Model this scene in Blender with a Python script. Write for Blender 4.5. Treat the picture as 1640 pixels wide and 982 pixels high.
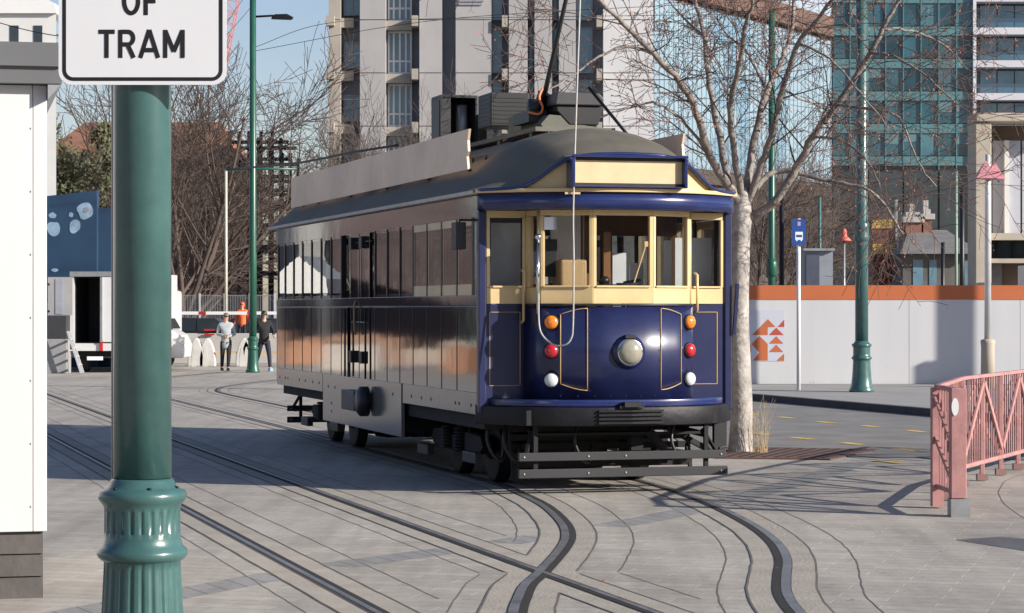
import bpy, bmesh, math, random
from mathutils import Vector, Matrix
R = math.radians
for o in list(bpy.data.objects): bpy.data.objects.remove(o)
sc = bpy.context.scene
col = sc.collection

# ------------------------------------------------------------------ camera, sky, sun, exposure
FPX, HOR, EYE = 3900.0, 495.0, 1.75           # focal length in photo pixels, horizon row, eye height
cam_d = bpy.data.cameras.new('camera')
cam = bpy.data.objects.new('camera', cam_d); col.objects.link(cam)
cam.location = (0, 0, EYE); cam.rotation_euler = (R(90), 0, 0)
cam_d.sensor_width = 36.0; cam_d.lens = 36.0 * FPX / 1640.0
cam_d.shift_y = (HOR - 491.0) / 1640.0
cam_d.clip_start = 0.1; cam_d.clip_end = 3000
sc.camera = cam

SUN_AZ, SUN_EL = R(114), R(22)                # clockwise from +Y, above the horizon
to_sun = Vector((math.sin(SUN_AZ) * math.cos(SUN_EL), math.cos(SUN_AZ) * math.cos(SUN_EL), math.sin(SUN_EL)))
wd = bpy.data.worlds.new('World'); sc.world = wd; wd.use_nodes = True
nt = wd.node_tree
sky = nt.nodes.new('ShaderNodeTexSky'); sky.sky_type = 'NISHITA'; sky.sun_disc = False
sky.sun_elevation = SUN_EL; sky.sun_rotation = SUN_AZ; sky.air_density = 1.0; sky.dust_density = 0.7; sky.ozone_density = 1.8
bg = nt.nodes['Background']; bg.inputs['Strength'].default_value = 0.076
hue = nt.nodes.new('ShaderNodeVectorMath'); hue.operation = 'MULTIPLY'; hue.inputs[1].default_value = (1.07, 1.0, 1.1)
nt.links.new(sky.outputs[0], hue.inputs[0]); nt.links.new(hue.outputs[0], bg.inputs['Color'])
sl = bpy.data.lights.new('sun', 'SUN'); sl.energy = 4.8; sl.angle = R(0.5); sl.color = (1.0, 0.93, 0.835)
so = bpy.data.objects.new('sun', sl); col.objects.link(so)
so.rotation_euler = (-to_sun).to_track_quat('-Z', 'Y').to_euler(); so.location = (40, -20, 40)
sc.view_settings.view_transform = 'Standard'; sc.view_settings.look = 'None'
sc.view_settings.gamma = 1.0; sc.view_settings.exposure = 0.72
sc.render.engine = 'CYCLES'
try:
    sc.cycles.use_denoising = True; sc.cycles.denoiser = 'OPENIMAGEDENOISE'
    sc.cycles.max_bounces = 8; sc.cycles.transparent_max_bounces = 16
    sc.cycles.sample_clamp_indirect = 6
except Exception: pass

# ------------------------------------------------------------------ helpers
def G(x, y):                                  # a photo pixel on the ground, in metres
    Y = EYE * FPX / (y - HOR); return Vector(((x - 820) * Y / FPX, Y, 0))
def W(x, y, Y):                               # a photo pixel at a known distance
    return Vector(((x - 820) * Y / FPX, Y, EYE - (y - HOR) * Y / FPX))
def XA(x, Y): return (x - 820) * Y / FPX
def ZA(y, Y): return EYE - (y - HOR) * Y / FPX

def tag(o, label=None, cat=None, group=None, kind=None):
    if label: o['label'] = label
    if cat: o['category'] = cat
    if group: o['group'] = group
    if kind: o['kind'] = kind
    return o
def empty(name, loc=(0, 0, 0), rz=0, label=None, cat=None, group=None):
    o = bpy.data.objects.new(name, None); col.objects.link(o)
    o.location = loc; o.rotation_euler = (0, 0, rz); o.empty_display_size = 0.2
    return tag(o, label, cat, group)
def kids(o): return [c for c in bpy.data.objects if c.parent == o]
def copy_tree(o, parent=None):
    c = o.copy(); col.objects.link(c)
    if parent: c.parent = parent
    for ch in kids(o): copy_tree(ch, c)
    return c

class MB:
    def __init__(s): s.v = []; s.f = []; s.sm = []
    def add(s, vs, fs, smooth=False):
        b = len(s.v); s.v.extend([tuple(p) for p in vs]); s.f.extend([tuple(i + b for i in q) for q in fs]); s.sm.extend([smooth] * len(fs)); return s
    def box(s, x0, x1, y0, y1, z0, z1):
        if x0 > x1: x0, x1 = x1, x0
        if y0 > y1: y0, y1 = y1, y0
        if z0 > z1: z0, z1 = z1, z0
        return s.add([(x0,y0,z0),(x1,y0,z0),(x1,y1,z0),(x0,y1,z0),(x0,y0,z1),(x1,y0,z1),(x1,y1,z1),(x0,y1,z1)],
                     [(0,3,2,1),(4,5,6,7),(0,1,5,4),(1,2,6,5),(2,3,7,6),(3,0,4,7)])
    def bar(s, p, q, w, h=None, up=(0, 0, 1)):
        h = h or w; p = Vector(p); q = Vector(q); d = (q - p).normalized(); up = Vector(up)
        if abs(d.dot(up)) > 0.98: up = Vector((0, 1, 0))
        a = d.cross(up).normalized() * w / 2; b = a.cross(d).normalized() * h / 2
        vs = [p-a-b, p+a-b, p+a+b, p-a+b, q-a-b, q+a-b, q+a+b, q-a+b]
        return s.add(vs, [(3,2,1,0),(4,5,6,7),(0,1,5,4),(1,2,6,5),(2,3,7,6),(3,0,4,7)])
    def tube(s, pts, r, n=8, caps=True, smooth=True):
        pts = [Vector(p) for p in pts]; m = len(pts)
        rs = r if isinstance(r, (list, tuple)) else [r] * m
        vs = []; ref = None
        for i, p in enumerate(pts):
            d = (pts[min(i+1, m-1)] - pts[max(i-1, 0)])
            d = d.normalized() if d.length > 1e-9 else Vector((0, 0, 1))
            if ref is None:
                ref = Vector((1, 0, 0)) if abs(d.x) < .8 else Vector((0, 1, 0))
            a = (ref - d * ref.dot(d))
            if a.length < 1e-6: a = d.orthogonal()
            a.normalize(); b = d.cross(a); ref = a
            for k in range(n):
                t = 2 * math.pi * k / n; vs.append(p + (a * math.cos(t) + b * math.sin(t)) * rs[i])
        fs = []
        for i in range(m - 1):
            for k in range(n):
                k2 = (k + 1) % n; fs.append((i*n+k, i*n+k2, (i+1)*n+k2, (i+1)*n+k))
        s.add(vs, fs, smooth)
        if caps and n > 3:
            b = len(s.v) - len(vs); s.f.append(tuple(b + k for k in range(n))[::-1]); s.f.append(tuple(b + (m-1)*n + k for k in range(n))); s.sm += [False, False]
        return s
    def lathe(s, prof, c=(0, 0, 0), n=32, axis='z', mod=None, smooth=True):
        c = Vector(c); vs = []
        for (r, h) in prof:
            for k in range(n):
                t = 2 * math.pi * k / n; rr = r * (mod(t, h) if mod else 1)
                x, y = rr * math.cos(t), rr * math.sin(t)
                if axis == 'z': vs.append(c + Vector((x, y, h)))
                elif axis == 'y': vs.append(c + Vector((x, h, y)))
                else: vs.append(c + Vector((h, x, y)))
        m = len(prof); fs = []
        for i in range(m - 1):
            for k in range(n):
                k2 = (k + 1) % n; q = (i*n+k, i*n+k2, (i+1)*n+k2, (i+1)*n+k)
                fs.append(q[::-1] if axis == 'y' else q)
        s.add(vs, fs, smooth); b = len(s.v) - len(vs)
        a0 = tuple(b + k for k in range(n)); a1 = tuple(b + (m-1)*n + k for k in range(n))
        s.f += [a0[::-1], a1] if axis != 'y' else [a0, a1[::-1]]; s.sm += [False, False]
        return s
    def prism(s, poly, z0, z1):               # polygon in x,y extruded in z
        n = len(poly); vs = [(p[0], p[1], z0) for p in poly] + [(p[0], p[1], z1) for p in poly]
        return s.add(vs, [tuple(range(n))[::-1], tuple(range(n, 2*n))] + [(i, (i+1) % n, n+(i+1) % n, n+i) for i in range(n)])
    def prism_xz(s, poly, y0, y1):            # polygon in x,z extruded in y
        n = len(poly); vs = [(p[0], y0, p[1]) for p in poly] + [(p[0], y1, p[1]) for p in poly]
        return s.add(vs, [tuple(range(n)), tuple(range(n, 2*n))[::-1]] + [(i, n+i, n+(i+1) % n, (i+1) % n) for i in range(n)])
    def prism_yz(s, poly, x0, x1):
        n = len(poly); vs = [(x0, p[0], p[1]) for p in poly] + [(x1, p[0], p[1]) for p in poly]
        return s.add(vs, [tuple(range(n)), tuple(range(n, 2*n))[::-1]] + [(i, n+i, n+(i+1) % n, (i+1) % n) for i in range(n)])
    def strip(s, pts, z0, z1, th, smooth=False):   # a wall standing on a plan polyline, thickness to its left side
        inner = offset(pts, th); n = len(pts); vs = []
        for p in pts: vs += [(p[0], p[1], z0), (p[0], p[1], z1)]
        for p in inner: vs += [(p[0], p[1], z0), (p[0], p[1], z1)]
        fo = []; fi = []
        for i in range(n - 1):
            a = 2*i; b = 2*(i+1); c = 2*n + 2*i; d = 2*n + 2*(i+1)
            fo += [(a, b, b+1, a+1), (c, c+1, d+1, d)]; fi += [(a+1, b+1, d+1, c+1), (a, c, d, b)]
        e = 2*(n-1); fi += [(0, 1, 2*n+1, 2*n), (e, 2*n+e, 2*n+e+1, e+1)]
        b0 = len(s.v); s.v.extend(vs)
        s.f.extend([tuple(i + b0 for i in q) for q in fo + fi]); s.sm.extend([smooth] * len(fo) + [False] * len(fi)); return s
    def grid(s, fn, nu, nv, smooth=True):
        vs = [fn(i / (nu - 1), j / (nv - 1)) for j in range(nv) for i in range(nu)]
        fs = [(j*nu+i, j*nu+i+1, (j+1)*nu+i+1, (j+1)*nu+i) for j in range(nv-1) for i in range(nu-1)]
        return s.add(vs, fs, smooth)
    def build(s, name, m, parent=None, bevel=0, loc=None, fix=False):
        me = bpy.data.meshes.new(name); me.from_pydata(s.v, [], s.f); me.update()
        me.polygons.foreach_set('use_smooth', s.sm)
        if fix:
            bm = bmesh.new(); bm.from_mesh(me); bmesh.ops.recalc_face_normals(bm, faces=bm.faces); bm.to_mesh(me); bm.free()
        o = bpy.data.objects.new(name, me); col.objects.link(o)
        if m: me.materials.append(m)
        if parent: o.parent = parent
        if loc: o.location = loc
        if bevel:
            b = o.modifiers.new('bevel', 'BEVEL'); b.width = bevel; b.segments = 2; b.limit_method = 'ANGLE'; b.angle_limit = R(40)
            if hasattr(b, 'use_clamp_overlap'): b.use_clamp_overlap = True
        return o

def offset(pts, d):                            # plan polyline shifted to its left by d
    pts = [Vector((p[0], p[1])) for p in pts]; out = []; n = len(pts)
    for i in range(n):
        t0 = (pts[i] - pts[i-1]).normalized() if i > 0 else None
        t1 = (pts[i+1] - pts[i]).normalized() if i < n - 1 else None
        t = t1 if t0 is None else t0 if t1 is None else (t0 + t1).normalized()
        k = 1.0 if (t0 is None or t1 is None) else 1.0 / max(0.5, t.dot(t1))
        out.append((pts[i].x - t.y * d * k, pts[i].y + t.x * d * k))
    return out
def smooth_line(pts, n=8):                     # Catmull-Rom through points of any dimension
    P = [Vector(p) for p in pts]; P = [P[0] * 2 - P[1]] + P + [P[-1] * 2 - P[-2]]; out = []
    for i in range(1, len(P) - 2):
        a, b, c, d = P[i-1:i+3]
        for k in range(n):
            t = k / n
            out.append(0.5 * ((2*b) + (c - a) * t + (2*a - 5*b + 4*c - d) * t*t + (3*b - a - 3*c + d) * t**3))
    out.append(P[-2]); return out
def lerp_table(tab, x):
    if x <= tab[0][0]: return tab[0][1]
    for (a, fa), (b, fb) in zip(tab, tab[1:]):
        if x <= b: return fa + (fb - fa) * (x - a) / (b - a)
    return tab[-1][1]
def sstep(t): t = max(0, min(1, t)); return t * t * (3 - 2 * t)

# ------------------------------------------------------------------ materials
MATS = {}
def mat(name, c, rough=0.6, metal=0.0, noise=0.15, scale=3.0, bump=0.0, bscale=None, coat=0.0, spec=None, streak=False, chip=None, chip_at=.68, chip_scale=9.0):
    if name in MATS: return MATS[name]
    m = bpy.data.materials.new(name); m.use_nodes = True; t = m.node_tree; b = t.nodes['Principled BSDF']
    b.inputs['Roughness'].default_value = rough; b.inputs['Metallic'].default_value = metal
    if spec is not None: b.inputs['Specular IOR Level'].default_value = spec
    if coat: b.inputs['Coat Weight'].default_value = coat; b.inputs['Coat Roughness'].default_value = 0.05 if name == 'tram_side_gloss' else 0.16
    if spec is not None: b.inputs['Specular IOR Level'].default_value = spec
    tc = t.nodes.new('ShaderNodeTexCoord')
    src = tc.outputs['Object']
    if streak:
        mp = t.nodes.new('ShaderNodeMapping'); mp.inputs['Scale'].default_value = (1, 1, 0.12); t.links.new(src, mp.inputs[0]); src = mp.outputs[0]
    nz = t.nodes.new('ShaderNodeTexNoise'); nz.inputs['Scale'].default_value = scale; nz.inputs['Detail'].default_value = 8; nz.inputs['Roughness'].default_value = 0.65
    t.links.new(src, nz.inputs['Vector'])
    r = t.nodes.new('ShaderNodeValToRGB'); lo, hi = 1 - noise, 1 + noise
    r.color_ramp.elements[0].position = 0.3; r.color_ramp.elements[1].position = 0.7
    r.color_ramp.elements[0].color = (c[0]*lo, c[1]*lo, c[2]*lo, 1); r.color_ramp.elements[1].color = (min(1, c[0]*hi), min(1, c[1]*hi), min(1, c[2]*hi), 1)
    t.links.new(nz.outputs[0], r.inputs[0]); t.links.new(r.outputs[0], b.inputs['Base Color'])
    if chip:
        nc = t.nodes.new('ShaderNodeTexNoise'); nc.inputs['Scale'].default_value = chip_scale; nc.inputs['Detail'].default_value = 9; nc.inputs['Roughness'].default_value = .7
        t.links.new(tc.outputs['Object'], nc.inputs['Vector'])
        rc2 = t.nodes.new('ShaderNodeMapRange'); rc2.inputs['From Min'].default_value = chip_at; rc2.inputs['From Max'].default_value = chip_at + .035; t.links.new(nc.outputs[0], rc2.inputs[0])
        mc = t.nodes.new('ShaderNodeMix'); mc.data_type = 'RGBA'; t.links.new(rc2.outputs[0], mc.inputs[0]); t.links.new(r.outputs[0], mc.inputs[6]); mc.inputs[7].default_value = (*chip, 1)
        t.links.new(mc.outputs[2], b.inputs['Base Color'])
    rr = t.nodes.new('ShaderNodeMapRange'); rr.inputs['To Min'].default_value = max(0.02, rough - 0.08 * (rough + .2)); rr.inputs['To Max'].default_value = min(1, rough + 0.12 * (rough + .2))
    t.links.new(nz.outputs[0], rr.inputs[0]); t.links.new(rr.outputs[0], b.inputs['Roughness'])
    if bump:
        n2 = t.nodes.new('ShaderNodeTexNoise'); n2.inputs['Scale'].default_value = bscale or scale * 8; n2.inputs['Detail'].default_value = 4
        t.links.new(src, n2.inputs['Vector'])
        bp = t.nodes.new('ShaderNodeBump'); bp.inputs['Strength'].default_value = bump; bp.inputs['Distance'].default_value = 0.02
        t.links.new(n2.outputs[0], bp.inputs['Height']); t.links.new(bp.outputs[0], b.inputs['Normal'])
    MATS[name] = m; return m
def glass_mat(name, tint, ior=1.5, rough=0.0, add=0.0):
    if name in MATS: return MATS[name]
    m = bpy.data.materials.new(name); m.use_nodes = True; t = m.node_tree
    t.nodes.remove(t.nodes['Principled BSDF']); out = t.nodes['Material Output']
    tr = t.nodes.new('ShaderNodeBsdfTransparent'); tr.inputs[0].default_value = (*tint, 1)
    gl = t.nodes.new('ShaderNodeBsdfGlossy'); gl.inputs['Roughness'].default_value = rough
    fr = t.nodes.new('ShaderNodeFresnel'); ge = t.nodes.new('ShaderNodeNewGeometry'); mi = t.nodes.new('ShaderNodeMapRange')
    mi.inputs['To Min'].default_value = ior; mi.inputs['To Max'].default_value = 1 / ior; t.links.new(ge.outputs['Backfacing'], mi.inputs[0]); t.links.new(mi.outputs[0], fr.inputs[0])   # a thin pane reflects the same from both sides
    mx = t.nodes.new('ShaderNodeMixShader')
    ad = t.nodes.new('ShaderNodeMath'); ad.operation = 'ADD'; ad.inputs[1].default_value = add; ad.use_clamp = True
    nz = t.nodes.new('ShaderNodeTexNoise'); nz.inputs['Scale'].default_value = 1.3
    tc = t.nodes.new('ShaderNodeTexCoord'); t.links.new(tc.outputs['Object'], nz.inputs['Vector'])
    bp = t.nodes.new('ShaderNodeBump'); bp.inputs['Strength'].default_value = 0.03; bp.inputs['Distance'].default_value = 0.02
    t.links.new(nz.outputs[0], bp.inputs['Height']); t.links.new(bp.outputs[0], gl.inputs['Normal'])
    t.links.new(fr.outputs[0], ad.inputs[0]); t.links.new(ad.outputs[0], mx.inputs[0]); t.links.new(tr.outputs[0], mx.inputs[1]); t.links.new(gl.outputs[0], mx.inputs[2])
    t.links.new(mx.outputs[0], out.inputs['Surface']); MATS[name] = m; return m
def brick_mat(name, c1, c2, cm, scale, bw, bh, mortar, rot=0.0, rough=0.8, axes='xy', bump=0.3, stain=0.2):
    if name in MATS: return MATS[name]
    m = bpy.data.materials.new(name); m.use_nodes = True; t = m.node_tree; b = t.nodes['Principled BSDF']
    tc = t.nodes.new('ShaderNodeTexCoord'); mp = t.nodes.new('ShaderNodeMapping')
    t.links.new(tc.outputs['Object'], mp.inputs[0])
    mp.inputs['Rotation'].default_value = (R(90), 0, 0) if axes == 'xz' else (0, 0, rot)
    br = t.nodes.new('ShaderNodeTexBrick'); br.inputs['Scale'].default_value = scale
    br.inputs['Brick Width'].default_value = bw; br.inputs['Row Height'].default_value = bh; br.inputs['Mortar Size'].default_value = mortar; br.inputs['Mortar Smooth'].default_value = 0.2
    br.inputs['Color1'].default_value = (*c1, 1); br.inputs['Color2'].default_value = (*c2, 1); br.inputs['Mortar'].default_value = (*cm, 1)
    t.links.new(mp.outputs[0], br.inputs['Vector'])
    def nz(s, det=8):
        n = t.nodes.new('ShaderNodeTexNoise'); n.inputs['Scale'].default_value = s; n.inputs['Detail'].default_value = det; n.inputs['Roughness'].default_value = .65
        t.links.new(tc.outputs['Object'], n.inputs['Vector']); return n
    n1, n2 = nz(0.35), nz(9)
    mr = t.nodes.new('ShaderNodeMapRange'); mr.inputs['From Min'].default_value = .3; mr.inputs['From Max'].default_value = .7
    mr.inputs['To Min'].default_value = 1 - stain; mr.inputs['To Max'].default_value = 1 + stain * .6
    t.links.new(n1.outputs[0], mr.inputs[0])
    m2 = t.nodes.new('ShaderNodeMapRange'); m2.inputs['From Min'].default_value = .3; m2.inputs['From Max'].default_value = .7
    m2.inputs['To Min'].default_value = .86; m2.inputs['To Max'].default_value = 1.1; t.links.new(n2.outputs[0], m2.inputs[0])
    mm = t.nodes.new('ShaderNodeMath'); mm.operation = 'MULTIPLY'; t.links.new(mr.outputs[0], mm.inputs[0]); t.links.new(m2.outputs[0], mm.inputs[1])
    n3 = nz(55, 3); m3 = t.nodes.new('ShaderNodeMapRange'); m3.inputs['From Min'].default_value = .28; m3.inputs['From Max'].default_value = .6; m3.inputs['To Min'].default_value = .84; m3.inputs['To Max'].default_value = 1.03
    t.links.new(n3.outputs[0], m3.inputs[0]); mp4 = t.nodes.new('ShaderNodeMapping'); mp4.inputs['Rotation'].default_value = (0, 0, R(-16)); mp4.inputs['Scale'].default_value = (2.2, .14, 1); t.links.new(tc.outputs['Object'], mp4.inputs[0])
    n4 = t.nodes.new('ShaderNodeTexNoise'); n4.inputs['Scale'].default_value = 1.6; n4.inputs['Detail'].default_value = 6; t.links.new(mp4.outputs[0], n4.inputs['Vector'])
    m4 = t.nodes.new('ShaderNodeMapRange'); m4.inputs['From Min'].default_value = .3; m4.inputs['From Max'].default_value = .6; m4.inputs['To Min'].default_value = .8; m4.inputs['To Max'].default_value = 1.03; t.links.new(n4.outputs[0], m4.inputs[0])
    b2 = t.nodes.new('ShaderNodeTexBrick'); b2.inputs['Scale'].default_value = scale; b2.inputs['Brick Width'].default_value = 90; b2.inputs['Row Height'].default_value = bh; b2.inputs['Mortar Size'].default_value = mortar * 1.3; b2.inputs['Mortar Smooth'].default_value = .3
    b2.inputs['Color1'].default_value = b2.inputs['Color2'].default_value = (1, 1, 1, 1); b2.inputs['Mortar'].default_value = (.5, .48, .46, 1); t.links.new(mp.outputs[0], b2.inputs['Vector'])
    mx2 = t.nodes.new('ShaderNodeVectorMath'); mx2.operation = 'MULTIPLY'; t.links.new(br.outputs['Color'], mx2.inputs[0]); t.links.new(b2.outputs['Color'], mx2.inputs[1])
    ma = t.nodes.new('ShaderNodeMath'); ma.operation = 'MULTIPLY'; t.links.new(m3.outputs[0], ma.inputs[0]); t.links.new(m4.outputs[0], ma.inputs[1])
    mb_ = t.nodes.new('ShaderNodeMath'); mb_.operation = 'MULTIPLY'; t.links.new(ma.outputs[0], mb_.inputs[0]); t.links.new(mm.outputs[0], mb_.inputs[1]); mm = mb_
    vm = t.nodes.new('ShaderNodeVectorMath'); vm.operation = 'SCALE'; t.links.new(mx2.outputs[0], vm.inputs[0]); t.links.new(mm.outputs[0], vm.inputs['Scale'])
    t.links.new(vm.outputs[0], b.inputs['Base Color']); b.inputs['Roughness'].default_value = rough
    bp = t.nodes.new('ShaderNodeBump'); bp.inputs['Strength'].default_value = bump; bp.inputs['Distance'].default_value = 0.01; bp.invert = True
    t.links.new(br.outputs['Fac'], bp.inputs['Height']); t.links.new(bp.outputs[0], b.inputs['Normal'])
    MATS[name] = m; return m

asphalt = mat('asphalt', (.185, .18, .168), .85, noise=.25, scale=1.2, bump=.5, bscale=60)
ground_m = mat('ground_grey', (.32, .3, .275), .85, noise=.2, scale=.6, bump=.2, bscale=30)
pavers = brick_mat('pavers', (.355, .325, .28), (.42, .388, .338), (.52, .48, .42), 1.0, .62, .2, .0045, rot=R(16), rough=.7, stain=.2, bump=.5)
concrete_bed = mat('rail_concrete', (.315, .285, .24), .85, noise=.14, scale=2.5, bump=.35, bscale=40)
band_m = brick_mat('band_stone', (.24, .24, .23), (.27, .265, .255), (.2, .2, .19), 1.0, .5, .18, .005, rot=R(64), stain=.15)
joint_m = mat('joint_dark', (.11, .097, .083), .9, noise=.35, scale=4)
steel_m = mat('rail_steel', (.24, .24, .245), .42, metal=.6, noise=.35, scale=3, bump=.2, bscale=14)
groove_m = mat('rail_groove', (.012, .011, .01), .9)
rust_lip = mat('rail_rust', (.075, .06, .048), .7, metal=.2, noise=.5, scale=8)
yellow_line = mat('yellow_line', (.62, .42, .08), .75, noise=.35, scale=6)
bluestone = mat('bluestone', (.05, .05, .052), .75, noise=.4, scale=2, bump=.4, bscale=12)
green_m = mat('green_paint', (.043, .108, .103), .3, noise=.22, scale=4, bump=.06, bscale=25, coat=.3, chip=(.03, .05, .045), chip_at=.69, chip_scale=7)
green_bright = mat('green_paint_bright', (.015, .085, .055), .35, noise=.15, scale=3)
white_paint = mat('white_paint', (.72, .72, .71), .5, noise=.03, scale=1.2)
off_white = mat('off_white', (.62, .62, .6), .55, noise=.06, scale=1)
sign_white = mat('sign_white', (.66, .665, .68), .4, noise=.02, scale=3)
black_m = mat('black_paint', (.012, .012, .013), .45, noise=.3, scale=5)
dark_metal = mat('dark_metal', (.008, .008, .011), .5, metal=.0, spec=.3, noise=.4, scale=7, bump=.15, bscale=20)
under_m = mat('under_black', (.005, .005, .005), .75, noise=.5, scale=5)
grey_m = mat('grey_fascia', (.13, .135, .14), .45, noise=.08, scale=2)
plinth_m = mat('plinth_board', (.085, .075, .07), .7, noise=.25, scale=3, bump=.2, bscale=18)
alu = mat('aluminium', (.68, .68, .69), .4, metal=.5, noise=.12, scale=3)
grey_steel = mat('grey_steel', (.32, .33, .34), .45, metal=.5, noise=.15, scale=4)
blue_m = mat('tram_blue', (.011, .016, .064), .32, noise=.22, scale=2.5, bump=.02, bscale=5, coat=.3, chip=(.09, .09, .12), chip_at=.705, chip_scale=14)
blue_trim = mat('tram_blue_trim', (.012, .022, .1), .22, noise=.2, scale=4, coat=.5)
cream_m = mat('tram_cream', (.61, .45, .225), .38, noise=.1, scale=3, coat=.2, chip=(.3, .22, .13), chip_at=.7, chip_scale=12)
cream_hi = mat('tram_cream_board', (.58, .45, .26), .5, noise=.1, scale=3)
side_m = mat('tram_side_gloss', (.011, .009, .012), .05, noise=.25, scale=2, bump=.16, bscale=1.7, coat=1.0)
valance_m = mat('tram_valance', (.17, .165, .155), .16, noise=.22, scale=2.2, bump=.06, bscale=2.5, coat=.4, streak=True)
roof_m = mat('tram_roof', (.115, .104, .078), .72, noise=.22, scale=2.2, bump=.12, bscale=9)
gutter_side = mat('tram_gutter', (.5, .44, .38), .5, noise=.2, scale=3)
board_m = mat('roof_board_metal', (.78, .58, .43), .45, metal=.3, noise=.2, scale=.9, bump=.04, bscale=3)  # warm base stands in for sunlit surroundings mirrored in the metal
gold_line = mat('gold_line', (.42, .27, .12), .5, noise=.15, scale=8)
wood_m = mat('varnished_wood', (.25, .115, .04), .35, noise=.25, scale=4, coat=.4, streak=True)
wood_pale = mat('pale_wood', (.5, .33, .16), .5, noise=.15, scale=5, streak=True)
int_pale = mat('interior_pale', (.66, .68, .7), .6, noise=.08)
int_grey = mat('interior_grey', (.6, .59, .57), .6, noise=.08)
paper_m = mat('paper', (.75, .77, .8), .7, noise=.02)
chrome = mat('chrome', (.75, .75, .75), .12, metal=1.0, noise=.04)
lens_clear = mat('lens_clear', (.27, .26, .2), .12, noise=.12, scale=20, coat=.8)
lens_white = mat('lens_white', (.6, .62, .62), .12, noise=.12, scale=30, coat=.8)
lens_orange = mat('lens_orange', (.75, .2, .015), .15, noise=.2, scale=30, coat=.8)
lens_red = mat('lens_red', (.42, .012, .02), .15, noise=.25, scale=30, coat=.8)
rope_m = mat('rope', (.42, .4, .37), .8, noise=.2, scale=20)
orange_cable = mat('orange_cable', (.7, .2, .06), .5)
olive_m = mat('olive_metal', (.2, .19, .1), .6, noise=.25, scale=5)
pink_m = mat('pink_paint', (.39, .195, .185), .55, noise=.22, scale=4, bump=.1, bscale=30, chip=(.2, .09, .07), chip_at=.66, chip_scale=11)
pink_shade = mat('pink_shade', (.52, .22, .25), .5, noise=.1)
hoard_white = mat('hoarding_white', (.53, .53, .54), .6, noise=.07, scale=.9, streak=True, chip=(.36, .36, .36), chip_at=.66, chip_scale=3)
hoard_orange = mat('hoarding_orange', (.45, .12, .04), .6, noise=.08, scale=.7)
sign_blue = mat('sign_blue', (.02, .075, .3), .4, noise=.05)
tower_conc = mat('tower_concrete', (.345, .34, .34), .85, noise=.1, scale=.35, bump=.15, bscale=3)
tower_beige = mat('tower_beam', (.34, .31, .27), .85, noise=.12, scale=.5)
tower_recess = mat('tower_recess', (.26, .275, .31), .8, noise=.12, scale=.4)
tower_white = mat('tower_white', (.55, .55, .56), .7, noise=.06, scale=.4)
win_blue = mat('window_blue', (.12, .21, .27), .08, noise=.3, scale=.5, coat=.5)  # blue base stands in for sky mirrored in the panes
win_dark = mat('window_dark', (.03, .04, .048), .08, noise=.3, scale=.6, coat=.4)
win_teal = mat('window_teal', (.025, .085, .11), .07, noise=.5, scale=.25, coat=.4)
win_teal2 = mat('window_teal_dark', (.012, .045, .06), .07, noise=.5, scale=.3, coat=.4)
win_teal3 = mat('window_teal_pale', (.05, .13, .16), .1, noise=.4, scale=.3, coat=.4)
blind_m = mat('blind', (.1, .17, .19), .5, noise=.15, scale=.4)
spandrel_m = mat('spandrel_teal', (.08, .18, .195), .25, noise=.15, scale=.3)
glass_pale = mat('curtain_glass', (.2, .285, .34), .25, noise=.12, scale=.18, coat=.5)
glass_pale2 = mat('curtain_glass_deep', (.13, .23, .31), .22, noise=.15, scale=.2, coat=.5)
eave_m = mat('rust_eave', (.1, .06, .045), .7, noise=.3, scale=.6)
dark_brown = mat('dark_brown', (.055, .042, .035), .8, noise=.3, scale=.5)
port_conc = mat('portal_concrete', (.42, .37, .3), .85, noise=.14, scale=.8, bump=.15, bscale=6)
port_brown = mat('portal_brown', (.2, .15, .11), .85, noise=.2, scale=.8)
slate_m = mat('slate_roof', (.16, .155, .15), .75, noise=.3, scale=1.5, bump=.3, bscale=6)
brick_red = brick_mat('chimney_brick', (.32, .12, .08), (.26, .1, .07), (.3, .26, .22), 1, .23, .085, .01, axes='xz')
brick_orange = brick_mat('terracotta_brick', (.33, .15, .08), (.27, .12, .07), (.3, .22, .16), 1, .5, .2, .02, axes='xz', stain=.3)
bark_limb = mat('bark_limb', (.22, .19, .17), .85, noise=.4, scale=5, bump=.8, bscale=18)
bark_pale = mat('bark_pale', (.35, .325, .3), .85, noise=.5, scale=5, bump=.8, bscale=18)
bark_mid = mat('bark_mid', (.17, .135, .115), .9, noise=.3, scale=3)
twig_red = mat('twig_red', (.095, .06, .052), .9, noise=.3, scale=2)
twig_brown = mat('twig_brown', (.08, .058, .048), .9, noise=.3, scale=1)
twig_grey = mat('twig_grey', (.1, .08, .073), .9, noise=.3, scale=1)
bud_m = mat('rust_leaf', (.3, .09, .045), .8, noise=.4, scale=5)
straw_m = mat('straw', (.42, .3, .16), .85, noise=.3, scale=8)
leaf_green = mat('leaf_green', (.06, .065, .03), .75, noise=.6, scale=.9)
mural_blue = mat('mural_blue', (.012, .04, .085), .6, noise=.2, scale=.8)
mural_pale = mat('mural_pale', (.2, .3, .4), .6, noise=.35, scale=2.5)
rust_grate = mat('rust_grate', (.12, .06, .045), .8, noise=.35, scale=6)
skin_m = mat('skin', (.5, .28, .2), .55, noise=.06)
hair_m = mat('hair_dark', (.02, .014, .01), .5)
hair_blond = mat('hair_tied', (.16, .09, .05), .5)
cloth_grey = mat('cloth_grey', (.33, .36, .38), .85, noise=.12, scale=9)
cloth_black = mat('cloth_black', (.011, .011, .012), .85, noise=.2, scale=9)
cloth_navy = mat('cloth_navy', (.015, .018, .03), .85, noise=.2)
hi_vis = mat('hi_vis_orange', (.85, .14, .03), .7)
red_m = mat('red_paint', (.4, .02, .02), .5)
crane_red = mat('crane_red', (.55, .24, .25), .6)
conc_wall = mat('wall_concrete', (.42, .4, .37), .85, noise=.12, scale=1.2)
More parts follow.
